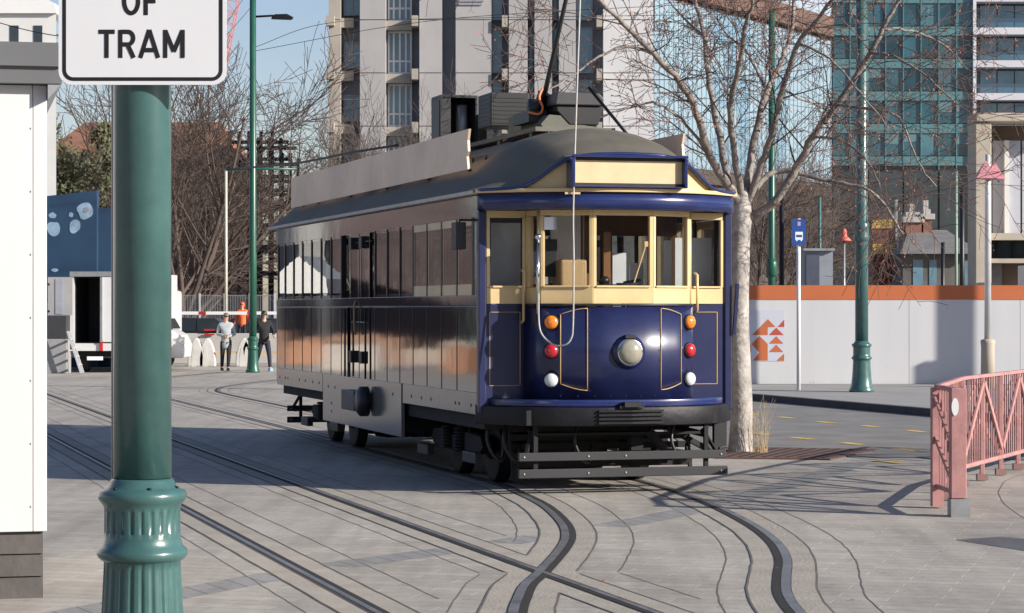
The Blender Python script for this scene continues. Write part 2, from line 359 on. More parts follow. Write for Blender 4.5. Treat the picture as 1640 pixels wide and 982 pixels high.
timber_m = mat('bench_timber', (.5, .34, .17), .7, noise=.2, scale=6)
tyre_m = mat('tyre', (.015, .015, .015), .8)
van_white = mat('van_white', (.62, .62, .62), .3, noise=.06, coat=.4)
yellow_m = mat('yellow_paint', (.5, .32, .05), .6, noise=.2)
tram_glass = glass_mat('tram_glass', (.92, .93, .93), 1.5, 0.0, 0.02)
tram_glass_side = glass_mat('tram_glass_side', (.6, .61, .6), 1.6, 0.0, 0.06)
mesh_grey = mat('mesh_grey', (.3, .31, .32), .6, metal=.4)

# ------------------------------------------------------------------ ground, road, track
def sheet(name, poly, z, m, kind='structure'):
    b = MB(); b.add([(p[0], p[1], z) for p in poly], [tuple(range(len(poly)))]); o = b.build(name, m); tag(o, kind=kind); return o
sheet('ground', [(-900, -60), (900, -60), (900, 1800), (-900, 1800)], 0.0, ground_m)
sheet('plaza_paving', [(-26, 2), (22, 2), (22, 24.9), (9, 26.4), (4.4, 28.1), (2.4, 28.1), (.8, 40), (.8, 76), (-26, 76)], .004, pavers)
road_poly = [(2.2, 29.2), (4.6, 28.6), (9, 27.0), (40, 24), (40, 60), (2.2, 60)]
sheet('road', road_poly, .008, asphalt)

s_dir = Vector((-.2875, 1.0))
def straight(x16, y0, y1): return [(x16 + s_dir.x * (y - 16.1), y) for y in [y0 + (y1 - y0) * i / 40 for i in range(41)]]
rail_B = straight(.198, 9, 62); rail_A = straight(.198 - 1.57, 9, 62)
rail_D = smooth_line([(.32, 9.5), (.12, 11.5), (.03, 13.2), (.029, 14.01), (.06, 14.7), (.102, 15.37), (.198, 16.1), (.367, 17.68), (.433, 18.75), (.414, 19.96), (.288, 21.6), (.071, 23.06), (-.15, 24.3), (-.85, 26.8), (-2.26, 31.8), (-3.38, 35.9), (-6.4, 46.3), (-8.1, 52), (-8.9, 56), (-8.9, 61), (-7.9, 68)], 8)
rail_C = smooth_line([(2.1, 9.5), (1.8, 11.5), (1.65, 13.2), (1.63, 14.0), (1.66, 14.9), (1.76, 15.84), (1.9, 17.06), (1.96, 18.5), (1.9, 20.19), (1.70, 22.3), (1.32, 24.6), (.68, 26.8), (-.75, 31.8), (-4.17, 44), (-5.9, 50.1), (-6.35, 52.6), (-6.4, 55), (-5.9, 59), (-4.4, 66)], 8)
rail_E = smooth_line([(7.9, 29), (6.2, 26.2), (5.5, 24.6), (5.0, 22.4), (4.78, 20.4), (4.74, 18.7), (4.95, 16), (5.5, 13)], 8)
RAILS = [rail_A, rail_B, rail_D, rail_C, rail_E]
def dist_poly(p, poly):
    best = 9e9
    for a, b in zip(poly, poly[1:]):
        ax, ay, bx, by = a[0], a[1], b[0], b[1]
        if p[1] < min(ay, by) - 1 or p[1] > max(ay, by) + 1: continue
        dx, dy = bx - ax, by - ay; L = dx*dx + dy*dy
        t = max(0, min(1, ((p[0]-ax)*dx + (p[1]-ay)*dy) / L)) if L else 0
        best = min(best, math.hypot(p[0]-ax-t*dx, p[1]-ay-t*dy))
    return best
def resample(pts, step=.25):
    P = [Vector((p[0], p[1])) for p in pts]; out = [P[0]]; acc = 0
    for a, b in zip(P, P[1:]):
        L = (b - a).length; d = step - acc
        while d <= L: out.append(a + (b - a) * d / L); d += step
        acc = L - (d - step)
    return out
def ribbon(b, pts, o0, o1, z, skip=None, jit=0, rng=None):
    P = resample(pts); j = [(rng.uniform(-jit, jit) if jit else 0) for _ in P]
    A = offset(P, o0); B = offset(P, o1)
    for i in range(len(P) - 1):
        c = ((A[i][0] + B[i+1][0]) / 2, (A[i][1] + B[i+1][1]) / 2)
        if skip and skip(c): continue
        b.add([(A[i][0]+j[i], A[i][1], z), (B[i][0]+j[i], B[i][1], z), (B[i+1][0]+j[i+1], B[i+1][1], z), (A[i+1][0]+j[i+1], A[i+1][1], z)], [(0, 3, 2, 1)])
rng = random.Random(4)
HALF = .22
for i, rl in enumerate(RAILS):
    others = [q for q in RAILS if q is not rl]
    zb = .006 + i * .0004
    b = MB(); ribbon(b, rl, -HALF, HALF, zb); tag(b.build('track_bed', concrete_bed), kind='structure')
    near = lambda c, lim: any(dist_poly(c, q) < lim for q in others)
    b = MB()
    for sgn in (-1, 1):
        ribbon(b, rl, sgn * HALF - .0065, sgn * HALF + .0065, .0082, skip=lambda c: near(c, HALF), jit=.004, rng=rng)
        oo = .5 if sgn < 0 else .4
        ribbon(b, rl, sgn * oo - .0048, sgn * oo + .0048, .0055, skip=lambda c: near(c, oo), jit=.006, rng=rng)
    tag(b.build('track_joint', joint_m), kind='structure')
    b = MB(); ribbon(b, rl, -.058, .058, .0088 + i * .0003, skip=None); tag(b.build('rail_lip', rust_lip), kind='structure')
    gs = 1 if i in (1, 3) else -1                        # the groove lies on the inner side of each rail
    hw_ = .032 if i < 2 else .052
    b = MB(); ribbon(b, rl, gs * -hw_, gs * .008, .0122 + i * .0003); o = b.build('rail_head', steel_m, fix=True); tag(o, kind='structure')
    b = MB(); ribbon(b, rl, gs * .008, gs * (.052 if i < 2 else .062), .0107 + i * .0003); tag(b.build('rail_groove', groove_m, fix=True), kind='structure')
# darker stone band across the square
band_c = [(-4.0, 11), (-2.1, 14.8), (-1.3, 16.4), (0, 18.3), (1.45, 20.9), (3.1, 25.2), (3.9, 27.6)]
P = resample(smooth_line(band_c, 6), .2); b = MB(); A = offset(P, -.17); B = offset(P, .17)
for i in range(len(P) - 1):
    c = P[i]
    if any(dist_poly(c, q) < HALF + .04 for q in RAILS): continue
    b.add([(A[i][0], A[i][1], .0050), (B[i][0], B[i][1], .0050), (B[i+1][0], B[i+1][1], .0050), (A[i+1][0], A[i+1][1], .0050)], [(0, 3, 2, 1)])
tag(b.build('stone_band', band_m, fix=True), kind='structure')
# footpath island with its bluestone kerb beyond the road
k0, k1 = G(1218, 642), G(1500, 667); kd = (k1 - k0).normalized()
isl = [(k0.x, k0.y), (k1.x, k1.y), tuple((k1 + kd * 14).xy), (40, 36), (40, 56), (2.6, 56), (3.1, 50.2), (4.2, 48)]
b = MB(); b.prism(isl, -.05, .125); tag(b.build('footpath', mat('footpath_concrete', (.27, .265, .255), .85, noise=.15, scale=1)), kind='structure')
kb = [(3.0, 50.3), (4.1, 47.4), (k0.x, k0.y), (k1.x, k1.y), tuple((k1 + kd * 14).xy)]
b = MB(); b.strip(kb, -.04, .13, -.16); tag(b.build('kerb', bluestone), kind='structure')
# yellow dashes on the road
rows = [[(1204, 664), (1259, 670), (1323, 677.6), (1395, 684), (1468, 692)], [(1217, 696), (1285, 703.5), (1365, 712), (1452, 722), (1421, 741)]]
b = MB()
for row in rows:
    for i, (x, y) in enumerate(row):
        hw = 10 + 5 * (y - 660) / 60
        p = G(x - hw * 1.1, y - hw * .11); q = G(x + hw * 1.1, y + hw * .11)
        d = (q - p).normalized(); n = Vector((-d.y, d.x, 0)) * .07
        b.add([(v.x, v.y, .0125) for v in (p - n, q - n, q + n, p + n)], [(0, 1, 2, 3)])
tag(b.build('road_marking', yellow_line), kind='structure')
# steel grating plate at the right edge
pl = [tuple(G(1530, 866).xy), tuple(G(1700, 893).xy), tuple(G(1720, 870).xy), tuple(G(1600, 861).xy)]
sheet('drain_plate', pl, .0065, brick_mat('checker_plate', (.24, .235, .225), (.27, .265, .255), (.15, .15, .14), 1, .06, .04, .012, rot=.6, rough=.5))

# ------------------------------------------------------------------ buildings and large structures
WR = random.Random(31)
def wall_windows(root, cols, rows, Y, m, name='window', th=.12, frame=None, fm=None, mull=(), alt=None):
    """each window of a facade facing the street is a part with its own pane"""
    for (x0, x1) in cols:
        for (z0, z1) in rows:
            b = MB(); b.box(x0, x1, Y, Y + th, z0, z1); w = b.build(name, WR.choice(alt) if alt else m, root)
            if alt and WR.random() < .3:
                bl = MB(); bl.box(x0 + .03, x1 - .03, Y - .02, Y - .004, z1 - (z1 - z0) * WR.uniform(.15, .6), z1 - .02); bl.build('blind', blind_m, w)
            if frame:
                f = MB(); t = frame
                f.box(x0, x1, Y - .06, Y - .005, z0, z0 + t); f.box(x0, x1, Y - .06, Y - .005, z1 - t, z1)
                f.box(x0, x0 + t, Y - .06, Y - .005, z0 + t, z1 - t); f.box(x1 - t, x1, Y - .06, Y - .005, z0 + t, z1 - t)
                for fx in mull:
                    xm = x0 + (x1 - x0) * fx; f.box(xm - t/2, xm + t/2, Y - .058, Y - .005, z0 + t, z1 - t)
                if len(mull) > 1:
                    zm = z0 + (z1 - z0) * .3; f.box(x0 + t, x1 - t, Y - .056, Y - .005, zm - t/2, zm + t/2)
                f.build('frame', fm, w)

# concrete tower behind the tram
YT = 118.0; q_ = YT / 150.0; tw = empty('concrete_tower', (0, 0, 0), label='tall grey concrete tower with window bays between ribbed piers behind the tram', cat='building')
X = lambda p: XA(p, YT)
TOP = 22.0
piers = [(527, 546), (577, 618), (672, 708), (730, 787), (815, 845), (856, 884), (895, 922), (966, 1046)]
bays = [(546, 577, 'a'), (618, 672, 'b'), (708, 730, 'r'), (787, 815, 'n'), (845, 856, 'n'), (884, 895, 'n'), (922, 966, 'n')]
b = MB(); b.box(X(527) + .3, X(1046) - .3, YT + .9, YT + 22, 0, TOP); b.build('wall', tower_recess, tw)
fl = [ZA(32, YT) + 85 * YT / FPX * k for k in range(-6, 4)]                    # floor lines
fl = [z for z in fl if 0.5 < z < TOP]
for i, (a, c) in enumerate(piers):
    b = MB(); last = 0.0
    for z in fl + [TOP]:
        b.box(X(a), X(c), YT - .25, YT + .85, last, z - .04); last = z
    b.build('pier', tower_beige if i == 0 else (tower_white if i == 7 else tower_conc), tw)
for (a, c, k) in bays:
    for z in fl:
        if k == 'a':
            wall_windows(tw, [(X(a + 3), X(c))], [(z + .35 * q_, z + 2.0 * q_)], YT + .62, win_blue, frame=.07, fm=tower_recess, mull=(.5,))
            b = MB(); b.box(X(a), X(c - 11), YT + .1, YT + .8, z - .45 * q_, z + .1); b.build('beam', tower_beige, tw)
        elif k == 'b':
            wall_windows(tw, [(X(a + 2), X(c - 13))], [(z + .0, z + 2.65 * q_)], YT + .62, win_blue, frame=.09, fm=tower_white, mull=(.25, .5, .75))
            b = MB(); b.box(X(a), X(c - 12), YT + .0, YT + .8, z - .6 * q_, z - .04); b.box(X(c - 12), X(c - 2), YT - .55, YT + .8, z - .45 * q_, z + .2 * q_); b.build('beam', tower_beige, tw)
        elif k == 'n':
            w_ = c - a
            wall_windows(tw, [(X(a + 1), X(c - 1 - (w_ * .35 if w_ > 20 else 0)))], [(z + .05, z + 2.9 * q_)], YT + .62, win_blue, frame=.06, fm=tower_recess)
            if w_ > 20:
                b = MB(); b.box(X(c - 11), X(c - 2), YT - .55, YT + .8, z - .5 * q_, z + .2 * q_); b.build('beam', tower_beige, tw)
for z in fl:
    b = MB(); b.box(X(524), X(537), YT - .8, YT - .27, z - .45 * q_, z + .12); b.build('bracket', tower_beige, tw)
# small sign lettering block on the tower reads as two dark rows
b = MB(); b.box(X(733), X(775), YT - .32, YT - .26, ZA(4, YT), ZA(-1, YT)); b.box(X(735), X(772), YT - .32, YT - .26, ZA(9.5, YT), ZA(6, YT)); b.build('sign_board', tower_recess, tw)

# pale blue glass building, receding to the right
gb = empty('glass_building', (0, 0, 0), label='pale blue ribbed glass building with rusty eave behind the street tree', cat='building')
p0 = Vector((XA(1049, 128), 128)); p1 = Vector((XA(1331, 150), 150)); gd = (p1 - p0); gl_ = gd.length; gd.normalize(); gn = Vector((-gd.y, gd.x))
def gpt(s, d, z): q = p0 + gd * s; q = q * (1 + d / q.y); return (q.x, q.y, z)
def gbox(b, s0, s1, d0, d1, z0, z1):
    b.add([gpt(s0,d0,z0), gpt(s1,d0,z0), gpt(s1,d1,z0), gpt(s0,d1,z0), gpt(s0,d0,z1), gpt(s1,d0,z1), gpt(s1,d1,z1), gpt(s0,d1,z1)],
          [(0,3,2,1),(4,5,6,7),(0,1,5,4),(1,2,6,5),(2,3,7,6),(3,0,4,7)])
b = MB(); gbox(b, 0, gl_, .3, 18, 0, 18.4); b.build('wall', dark_brown, gb)
nc, nr = 14, 5; z0_, z1_ = 9.4, 18.3
rg = random.Random(8)
for i in range(nc):
    for j in range(nr):
        b = MB(); a_ = gl_ * i / nc; c_ = gl_ * (i + 1) / nc; za = z0_ + (z1_ - z0_) * j / nr; zb_ = z0_ + (z1_ - z0_) * (j + 1) / nr
        gbox(b, a_ + .006, c_ - .006, .12, .28, za + .006, zb_ - .006)
        if i % 2: pass
        b.build('window', glass_pale2 if (i in (4, 5, 6, 9) and rg.random() < .7) else glass_pale, gb)
b = MB()
for i in range(nc * 3 + 1): gbox(b, gl_ * i / (nc * 3) - .03, gl_ * i / (nc * 3) + .03, .06, .115, z0_, z1_)
b.build('fins', glass_pale, gb)
b = MB(); gbox(b, -2, gl_ + .5, -1.2, 18.5, 18.45, 19.6); b.build('eave', eave_m, gb)
b = MB(); gbox(b, -.5, gl_ + .1, -.4, .1, 8.6, 9.35); b.build('canopy', dark_brown, gb)
b = MB(); gbox(b, 2, gl_, 2, 17, 19.65, 24); b.build('roof', mat('plant_room', (.25, .3, .36), .5), gb)

# teal office tower
YQ = 225.0; X = lambda p: XA(p, YQ)
tt = empty('office_tower', (0, 0, 0), label='teal glass office tower with horizontal bands right of the tree', cat='building')
b = MB(); b.box(X(1333), X(1560), YQ + .4, YQ + 25, 0, 36); b.build('wall', win_dark, tt)
bands = [ZA(258 - 52 * k, YQ) for k in range(0, 8)]
for zc in bands:
    b = MB(); n = 8
    for i in range(n): b.box(X(1333 + 227 * i / n) + .04, X(1333 + 227 * (i + 1) / n) - .04, YQ - .1, YQ + .3, zc - .42, zc + .42)
    b.build('spandrel', spandrel_m, tt)
for zc in bands:
    wall_windows(tt, [(X(1333 + 227 * i / 8) + .05, X(1333 + 227 * (i + 1) / 8) - .05) for i in range(8)], [(zc + .5, zc + 2.6)], YQ + .05, win_teal, alt=[win_teal, win_teal, win_teal2, win_teal3])
for lo in (14.0,):
    wall_windows(tt, [(X(1333 + 227 * i / 4) + .1, X(1333 + 227 * (i + 1) / 4) - .1) for i in range(4)], [(3.0, 7.5), (8.0, 14.6)], YQ + .05, win_dark)
b = MB(); b.box(X(1557), X(1562), YQ - .5, YQ + .3, 0, 36); b.build('corner_post', alu, tt)
for i in range(1, 8):
    b = MB(); b.box(X(1333 + 227 * i / 8) - .05, X(1333 + 227 * i / 8) + .05, YQ - .14, YQ + .0, 14.6, 36); b.build('mullion', spandrel_m, tt)

# white balconied block at the right edge
YB = 235.0; X = lambda p: XA(p, YB)
bb = empty('balcony_block', (0, 0, 0), label='white apartment block with glass balconies at the upper right edge', cat='building')
b = MB(); b.box(X(1563), X(1760), YB + 1.8, YB + 20, 0, 34); b.build('wall', win_dark, bb)
wh_band = mat('band_white', (.5, .5, .55), .5, noise=.05, scale=.3)
for k in range(-1, 4):
    yb = 155 - 52.5 * k
    b = MB(); b.box(X(1562), X(1760), YB - .2, YB + 1.75, ZA(yb + 5.5, YB), ZA(yb - 5.5, YB)); b.build('balcony', wh_band, bb)
    b = MB(); b.box(X(1566), X(1760), YB + .1, YB + .16, ZA(yb - 6, YB), ZA(yb - 21, YB)); b.build('balustrade', glass_mat('balcony_glass', (.55, .68, .75), 1.5, 0, .08), bb)
    wall_windows(bb, [(X(1575 + 28 * i), X(1575 + 28 * (i + 1)) - .12) for i in range(6)], [(ZA(yb - 6, YB), ZA(yb - 44, YB))], YB + 1.6, win_blue)

# concrete portal building
YP = 76.0; X = lambda p: XA(p, YP)
pb = empty('portal_building', (0, 0, 0), label='beige concrete framed building with dark opening behind the hoarding', cat='building')
b = MB(); b.box(X(1590), X(1760), YP + 1.4, YP + 3.0, 0, ZA(196, YP)); b.build('wall', port_brown, pb)
b = MB(); b.box(X(1562), X(1588), YP, YP + 1.3, 0, ZA(196, YP)); b.build('pillar', port_conc, pb, bevel=.03)
b = MB(); b.box(X(1562), X(1760), YP - .1, YP + 1.35, ZA(195, YP), ZA(181, YP)); b.build('lintel', port_conc, pb, bevel=.03)
b = MB(); b.box(X(1588.5), X(1760), YP + .2, YP + 1.35, ZA(384, YP), ZA(373, YP)); b.build('beam', port_conc, pb)
b = MB(); b.box(X(1588.5), X(1760), YP + .2, YP + 1.35, ZA(421, YP), ZA(414, YP)); b.build('beam', port_conc, pb)
for a, c in ((1601, 1617), (1625, 1645), (1648, 1700)):
    b = MB(); b.box(X(a), X(c), YP + 1.0, YP + 1.38, ZA(372, YP), ZA(222, YP)); b.build('window', mat('white_panel', (.42, .43, .47), .5, noise=.05), pb)
for a, c in ((1617.3, 1624.7),):
    b = MB(); b.box(X(a), X(c), YP + .8, YP + 1.38, ZA(372, YP), ZA(222, YP)); b.build('pilaster', off_white, pb)
b = MB(); b.box(X(1589), X(1760), YP + 1.1, YP + 1.38, ZA(413, YP), ZA(385, YP)); ww = b.build('window', win_dark, pb)
b = MB()
for a in (1608, 1634, 1660): b.box(X(a) - .04, X(a) + .04, YP + 1.02, YP + 1.09, ZA(413, YP), ZA(385, YP))
b.build('mullion', dark_metal, ww)
b = MB(); b.box(X(1591), X(1616), YP + 1.1, YP + 1.38, 0, ZA(422, YP)); b.build('door', mat('grey_door', (.2, .2, .21), .5), pb)
cab = empty('site_cabinet', (X(1640), YP - 1.5, 0), label='white site cabinet under the concrete beam at right edge', cat='cabinet')
b = MB(); b.box(-.3, 1.2, 0, 1.0, 0, ZA(425, YP - 1.5)); b.build('body', off_white, cab, bevel=.02)
for k in range(2):
    b = MB(); b.box(-.2, .2, -.03, -.004, ZA(438 - k * 9 + 4, YP), ZA(438 - k * 9, YP)); b.build('vent', dark_metal, cab)

# slate roofed cottage with two chimneys
YH = 170.0; X = lambda p: XA(p, YH)
hs = empty('cottage', (0, 0, 0), label='low cottage with grey slate roof and two brick chimneys behind hoarding', cat='house')
b = MB(); b.box(X(1446), X(1566), YH, YH + 12, 0, ZA(405, YH)); b.build('wall', mat('cottage_wall', (.1, .095, .09), .85, noise=.3, scale=.8), hs)
b = MB(); ez = ZA(407, YH); rz_ = ZA(364, YH); x0, x1 = X(1438), X(1572)
b.add([(x0, YH-1, ez), (x1, YH-1, ez), (x1, YH+13, ez), (x0, YH+13, ez), (X(1478), YH+6, rz_), (X(1540), YH+6, rz_)], [(0,1,5,4), (1,2,5), (2,3,4,5), (3,0,4), (0,3,2,1)])
rf = b.build('roof', slate_m, hs)
for (a, c, t) in ((1470, 1496, 352), (1499, 1513, 347)):
    b = MB(); b.box(X(a), X(c), YH + 5.2, YH + 6.8, rz_ - 1, ZA(t, YH)); ch = b.build('chimney', brick_red, hs)
    b = MB(); b.box(X(a) - .2, X(c) + .2, YH + 5.0, YH + 7.0, ZA(t, YH) + .003, ZA(t, YH) + .4); b.box(X(a) + .05, X(c) - .05, YH + 5.4, YH + 6.6, ZA(t, YH) + .405, ZA(t, YH) + .75)
    b.box((X(a)+X(c))/2 - .18, (X(a)+X(c))/2 + .18, YH + 5.9, YH + 6.2, ZA(t, YH) + .755, ZA(t, YH) + 1.4); b.build('cap', mat('chimney_cap', (.38, .37, .35), .8), ch)
for a, c in ((1462, 1478), (1488, 1500), (1540, 1556)):
    b = MB(); b.box(X(a), X(c), YH - .05, YH - .004, .8, ZA(416, YH)); b.build('window', win_blue, hs)

# red and yellow site hut seen through the twigs
YR = 175.0; X = lambda p: XA(p, YR)
hut = empty('site_hut', (0, 0, 0), label='dark red site hut with yellow band seen through twigs behind hoarding', cat='hut')
b = MB(); b.box(X(1398), X(1432), YR, YR + 5, 0, ZA(352, YR)); b.build('wall', mat('hut_red', (.16, .035, .025), .7, noise=.3), hut)
b = MB(); b.box(X(1397), X(1433), YR - .1, YR - .004, ZA(407, YR), ZA(391, YR)); b.build('band', yellow_m, hut)
b = MB(); b.box(X(1397), X(1433), YR - .1, YR - .004, ZA(366, YR), ZA(352, YR)); b.build('band', yellow_m, hut)
b = MB(); b.box(X(1433.5), X(1437), YR - .2, YR + .4, 0, ZA(320, YR)); b.build('post', grey_steel, hut)
# grey site kiosk
YK = 70.0; X = lambda p: XA(p, YK)
gk = empty('site_kiosk', (0, 0, 0), label='plain grey kiosk behind the hoarding left of the big green post', cat='kiosk')
b = MB(); b.box(X(1288), X(1334), YK, YK + 2, 0, ZA(402, YK)); b.build('wall', mat('kiosk_grey', (.22, .24, .27), .6, noise=.1), gk)
b = MB(); b.box(X(1291), X(1312), YK - .05, YK - .004, .1, ZA(408, YK)); b.build('door', mat('kiosk_door', (.07, .08, .11), .4), gk)
b = MB(); b.box(X(1286), X(1336), YK - .15, YK + 2.1, ZA(402, YK) + .003, ZA(398, YK)); b.build('roof', grey_steel, gk)

# hoarding with orange top and triangle emblem
YW = 52.6; hz = ZA(457, YW)
ho = empty('site_hoarding', (0, 0, 0), label='long white site hoarding with orange top band and triangle emblem', cat='hoarding')
hx0, hx1 = XA(1100, YW), 34.0; i = 0; x = hx0
while x < hx1:
    b = MB(); b.box(x + .004, min(x + 2.4, hx1) - .004, YW, YW + .06, .13, ZA(480, YW) - .002); b.build('panel', hoard_white, ho); x += 2.4
b = MB(); b.box(hx0, hx1, YW - .012, YW + .07, ZA(480, YW), hz); b.build('top_band', hoard_orange, ho)
b = MB(); b.box(hx0, hx1, YW - .03, YW + .09, .11, .129); b.build('base_rail', dark_metal, ho)
for k in range(12):
    b = MB(); xx = hx0 + 1.2 + 2.4 * k; b.bar((xx, YW + .1, hz - .3), (xx, YW + 1.4, .14), .08); b.build('brace', timber_m, ho)
# emblem: pixels of the photo zoom (x from 47 to 381, y from 240 to 622) mapped onto the panel
def ez_(u, v): return (XA(1190 + u / 5.77, YW), ZA(470 + v / 5.77, YW))
b = MB(); q = [ez_(47, 155), ez_(381, 155), ez_(381, 626), ez_(47, 626)]
b.prism_xz([q[3], q[2], q[1], q[0]], YW - .008, YW - .003); emb = b.build('emblem', mat('emblem_ground', (.5, .51, .58), .5, noise=.02), ho)
tri = [[(83, 385), (228, 385), (228, 313), (300, 310), (230, 238)], [(240, 385), (375, 385), (307, 316)], [(320, 310), (381, 310), (381, 243)], [(78, 468), (152, 393), (228, 466), (228, 620), (90, 620), (152, 546)],
       [(240, 464), (372, 464), (307, 396)], [(240, 542), (372, 542), (307, 474)], [(47, 545), (74, 541), (74, 476), (47, 492)], [(310, 622), (381, 622), (381, 556)], [(47, 622), (70, 620), (47, 602)]]
for k, tp in enumerate(tri):
    b = MB(); P2 = [ez_(*t) for t in tp]
    area = sum(P2[i][0] * P2[(i+1) % len(P2)][1] - P2[(i+1) % len(P2)][0] * P2[i][1] for i in range(len(P2)))
    if area < 0: P2 = P2[::-1]
    b.prism_xz(P2, YW - .012, YW - .0085); b.build('emblem_piece', mat('emblem_red', (.4, .07, .04), .5) if k in (1, 2, 6) else hoard_orange, emb)

# unseen stepped shape added beyond the right edge to cast shade on the hoarding
c_s = Vector((XA(1530, YW), YW)) + Vector((.914, -.407)) * 8.0
st = MB(); st.box(-.3, .3, -.06, .06, 0, 6.4); st.box(-.78, -.302, -.058, .058, 0, 3.8)
o = st.build('shadow_caster', port_conc, loc=(c_s.x, c_s.y, 0)); tag(o, 'plain stepped pylon added out of view to shade the hoarding', 'blocker')

# white kiosk, near left
kx, ky = XA(75, 14.7), 14.7
kk = empty('white_kiosk', (kx, ky, 0), R(13), label='big white panelled kiosk with dark boarded plinth at the left edge', cat='kiosk')
zt, zp = ZA(137, 14.7), ZA(851, 14.7)
b = MB(); b.box(-3.4, -.085, 0, 2.6, zp, zt); b.box(-.082, 0, .001, 2.6, zp, zt); b.build('wall', mat('kiosk_white', (.6, .6, .595), .5, noise=.06, scale=1.6, streak=True, chip=(.5, .49, .46), chip_at=.68, chip_scale=5), kk, bevel=.004)
b = MB()
for r_ in range(7): b.lathe([(0.0, -.004), (.006, -.003), (.006, 0)], (-.082 - .012, -.0, zp + .15 + r_ * .38), 8, 'y')
b.build('rivet', grey_steel, kk)
pd = zp / 3
for k in range(3):
    b = MB(); b.prism_yz([(.02, pd * k + .002), (.035, pd * (k+1) - .004), (2.5, pd * (k+1) - .004), (2.5, pd * k + .002)], -3.3, -.022); b.build('plinth_board', plinth_m, kk)
b = MB(); b.prism_yz([(-.09, zt + .004), (-.1, zt + .1), (-.13, zt + .104), (-.14, zt + .245), (2.7, zt + .245), (2.7, zt + .004)], -3.6, .085); b.build('roof', grey_m, kk)
b = MB(); b.add([(0.003, -.08, zt + .002), (.083, -.08, zt + .002), (.003, -.08, zt - .09), (.003, 2.5, zt + .002), (.083, 2.5, zt + .002), (.003, 2.5, zt - .09)], [(0, 2, 1), (3, 4, 5), (0, 1, 4, 3), (1, 2, 5, 4), (2, 0, 3, 5)]); b.build('bracket', grey_steel, kk)

# white parapet building behind the kiosk
YL = 85.0; X = lambda p: XA(p, YL)
wb = empty('parapet_building', (0, 0, 0), label='cream white building with rounded parapet and slot windows at upper left', cat='building')
b = MB(); zt2 = ZA(22, YL)
b.prism([(X(-160), YL), (X(90), YL), (X(90) * 1.16, YL + 12), (X(-160), YL + 12)], 0, zt2); b.build('wall', off_white, wb)
b = MB(); b.prism_xz([(X(-160), zt2 + .003), (X(91), zt2 + .003), (X(91.5), zt2 + .1), (X(88), zt2 + .35), (X(80), zt2 + .45), (X(-160), zt2 + .6)], YL - .15, YL + 2); b.build('parapet', white_paint, wb)
for a, c in ((16, 30), (54, 68), (-30, -16), (-70, -56)):
    b = MB(); b.box(X(a), X(c), YL - .02, YL + .2, ZA(75, YL), ZA(41, YL)); b.build('window', win_dark, wb)
b = MB(); b.box(X(-160), X(90), YL - .08, YL - .004, ZA(70, YL) - .2, ZA(70, YL)); b.build('ledge', off_white, wb)
b = MB(); b.box(XA(-200, YL + 14), XA(60, YL + 14), YL + 14, YL + 16, 0, ZA(-40, YL + 14)); o = b.build('grey_block', mat('grey_render', (.4, .38, .36), .8, noise=.1)); tag(o, 'plain grey block rising above the cream parapet building', 'building')

# terracotta brick hall behind the left trees
YN = 150.0; X = lambda p: XA(p, YN)
hl = empty('brick_hall', (0, 0, 0), label='orange brick hall with terracotta roof behind the bare trees at left', cat='building')
b = MB(); b.box(X(60), X(372), YN, YN + 16, 0, ZA(260, YN)); b.build('wall', brick_orange, hl)
b = MB(); ez, rz2 = ZA(262, YN), ZA(180, YN)
b.add([(X(50), YN-.8, ez), (X(380), YN-.8, ez), (X(380), YN+17, ez), (X(50), YN+17, ez), (X(100), YN+8, rz2), (X(330), YN+8, rz2)], [(0,1,5,4), (1,2,5), (2,3,4,5), (3,0,4), (0,3,2,1)])
b.build('roof', mat('terracotta', (.25, .12, .07), .8, noise=.3, scale=.6), hl)
for k in range(6):
    b = MB(); b.box(X(90 + k * 45), X(108 + k * 45), YN - .06, YN - .004, 4, ZA(300, YN)); b.build('window', win_dark, hl)

# steel frame under construction
YF = 135.0; X = lambda p: XA(p, YF)
sf = empty('steel_frame', (0, 0, 0), label='dark open steel frame of a building under construction behind bare trees', cat='steel frame')
xs = [368, 383, 399, 418, 436, 452, 465]; zs = [ZA(y, YF) for y in (437, 400, 365, 330, 305, 283, 255, 222)]
for yy in (0, 5):
    for p in xs:
        b = MB(); b.box(X(p) - .09, X(p) + .09, YF + yy - .09, YF + yy + .09, 0, zs[-1] + (.4 if p < 450 else -.8)); b.build('column', dark_metal, sf)
    for z in zs[:-1] + [zs[-1] - .2]:
        b = MB(); b.box(X(368) + .1, X(465) - .1, YF + yy - .08, YF + yy + .08, z - .1, z + .1); b.build('beam', dark_metal, sf)
for z in zs[1:4]:
    b = MB(); b.box(X(366), X(467), YF - .1, YF + 5.1, z + .17, z + .27); b.build('deck', dark_metal, sf)

# crane far away
YC = 300.0; cr = empty('tower_crane', (XA(385, YC), YC, 0), label='pale red lattice crane jib far off beside the sign', cat='crane')
b = MB(); top = W(398, -150, YC) - cr.location; foot = W(348, 112, YC) - cr.location; basep = Vector((-1.5, 0, 0))
dv = (top - foot).normalized(); sd = Vector((dv.z, 0, -dv.x)) * .95
for s1 in (-1, 1):
    for s2 in (-1, 1): b.bar(foot + sd * s1 + Vector((0, s2, 0)), top + sd * s1 + Vector((0, s2, 0)), .16)
n = 14
for k in range(n):
    a_ = foot + (top - foot) * k / n; c_ = foot + (top - foot) * (k + 1) / n; s_ = 1 if k % 2 else -1
    for s2 in (-1, 1): b.bar(a_ + sd * s_ + Vector((0, s2, 0)), c_ - sd * s_ + Vector((0, s2, 0)), .11); b.bar(a_ + sd + Vector((0, s2, 0)), a_ - sd + Vector((0, s2, 0)), .1)
b.build('jib', crane_red, cr)
mx_ = XA(232, YC) - cr.location.x
b = MB(); b.box(mx_ - .8, mx_ + .8, -.8, .8, 0, foot.z + 1); b.build('mast', crane_red, cr)
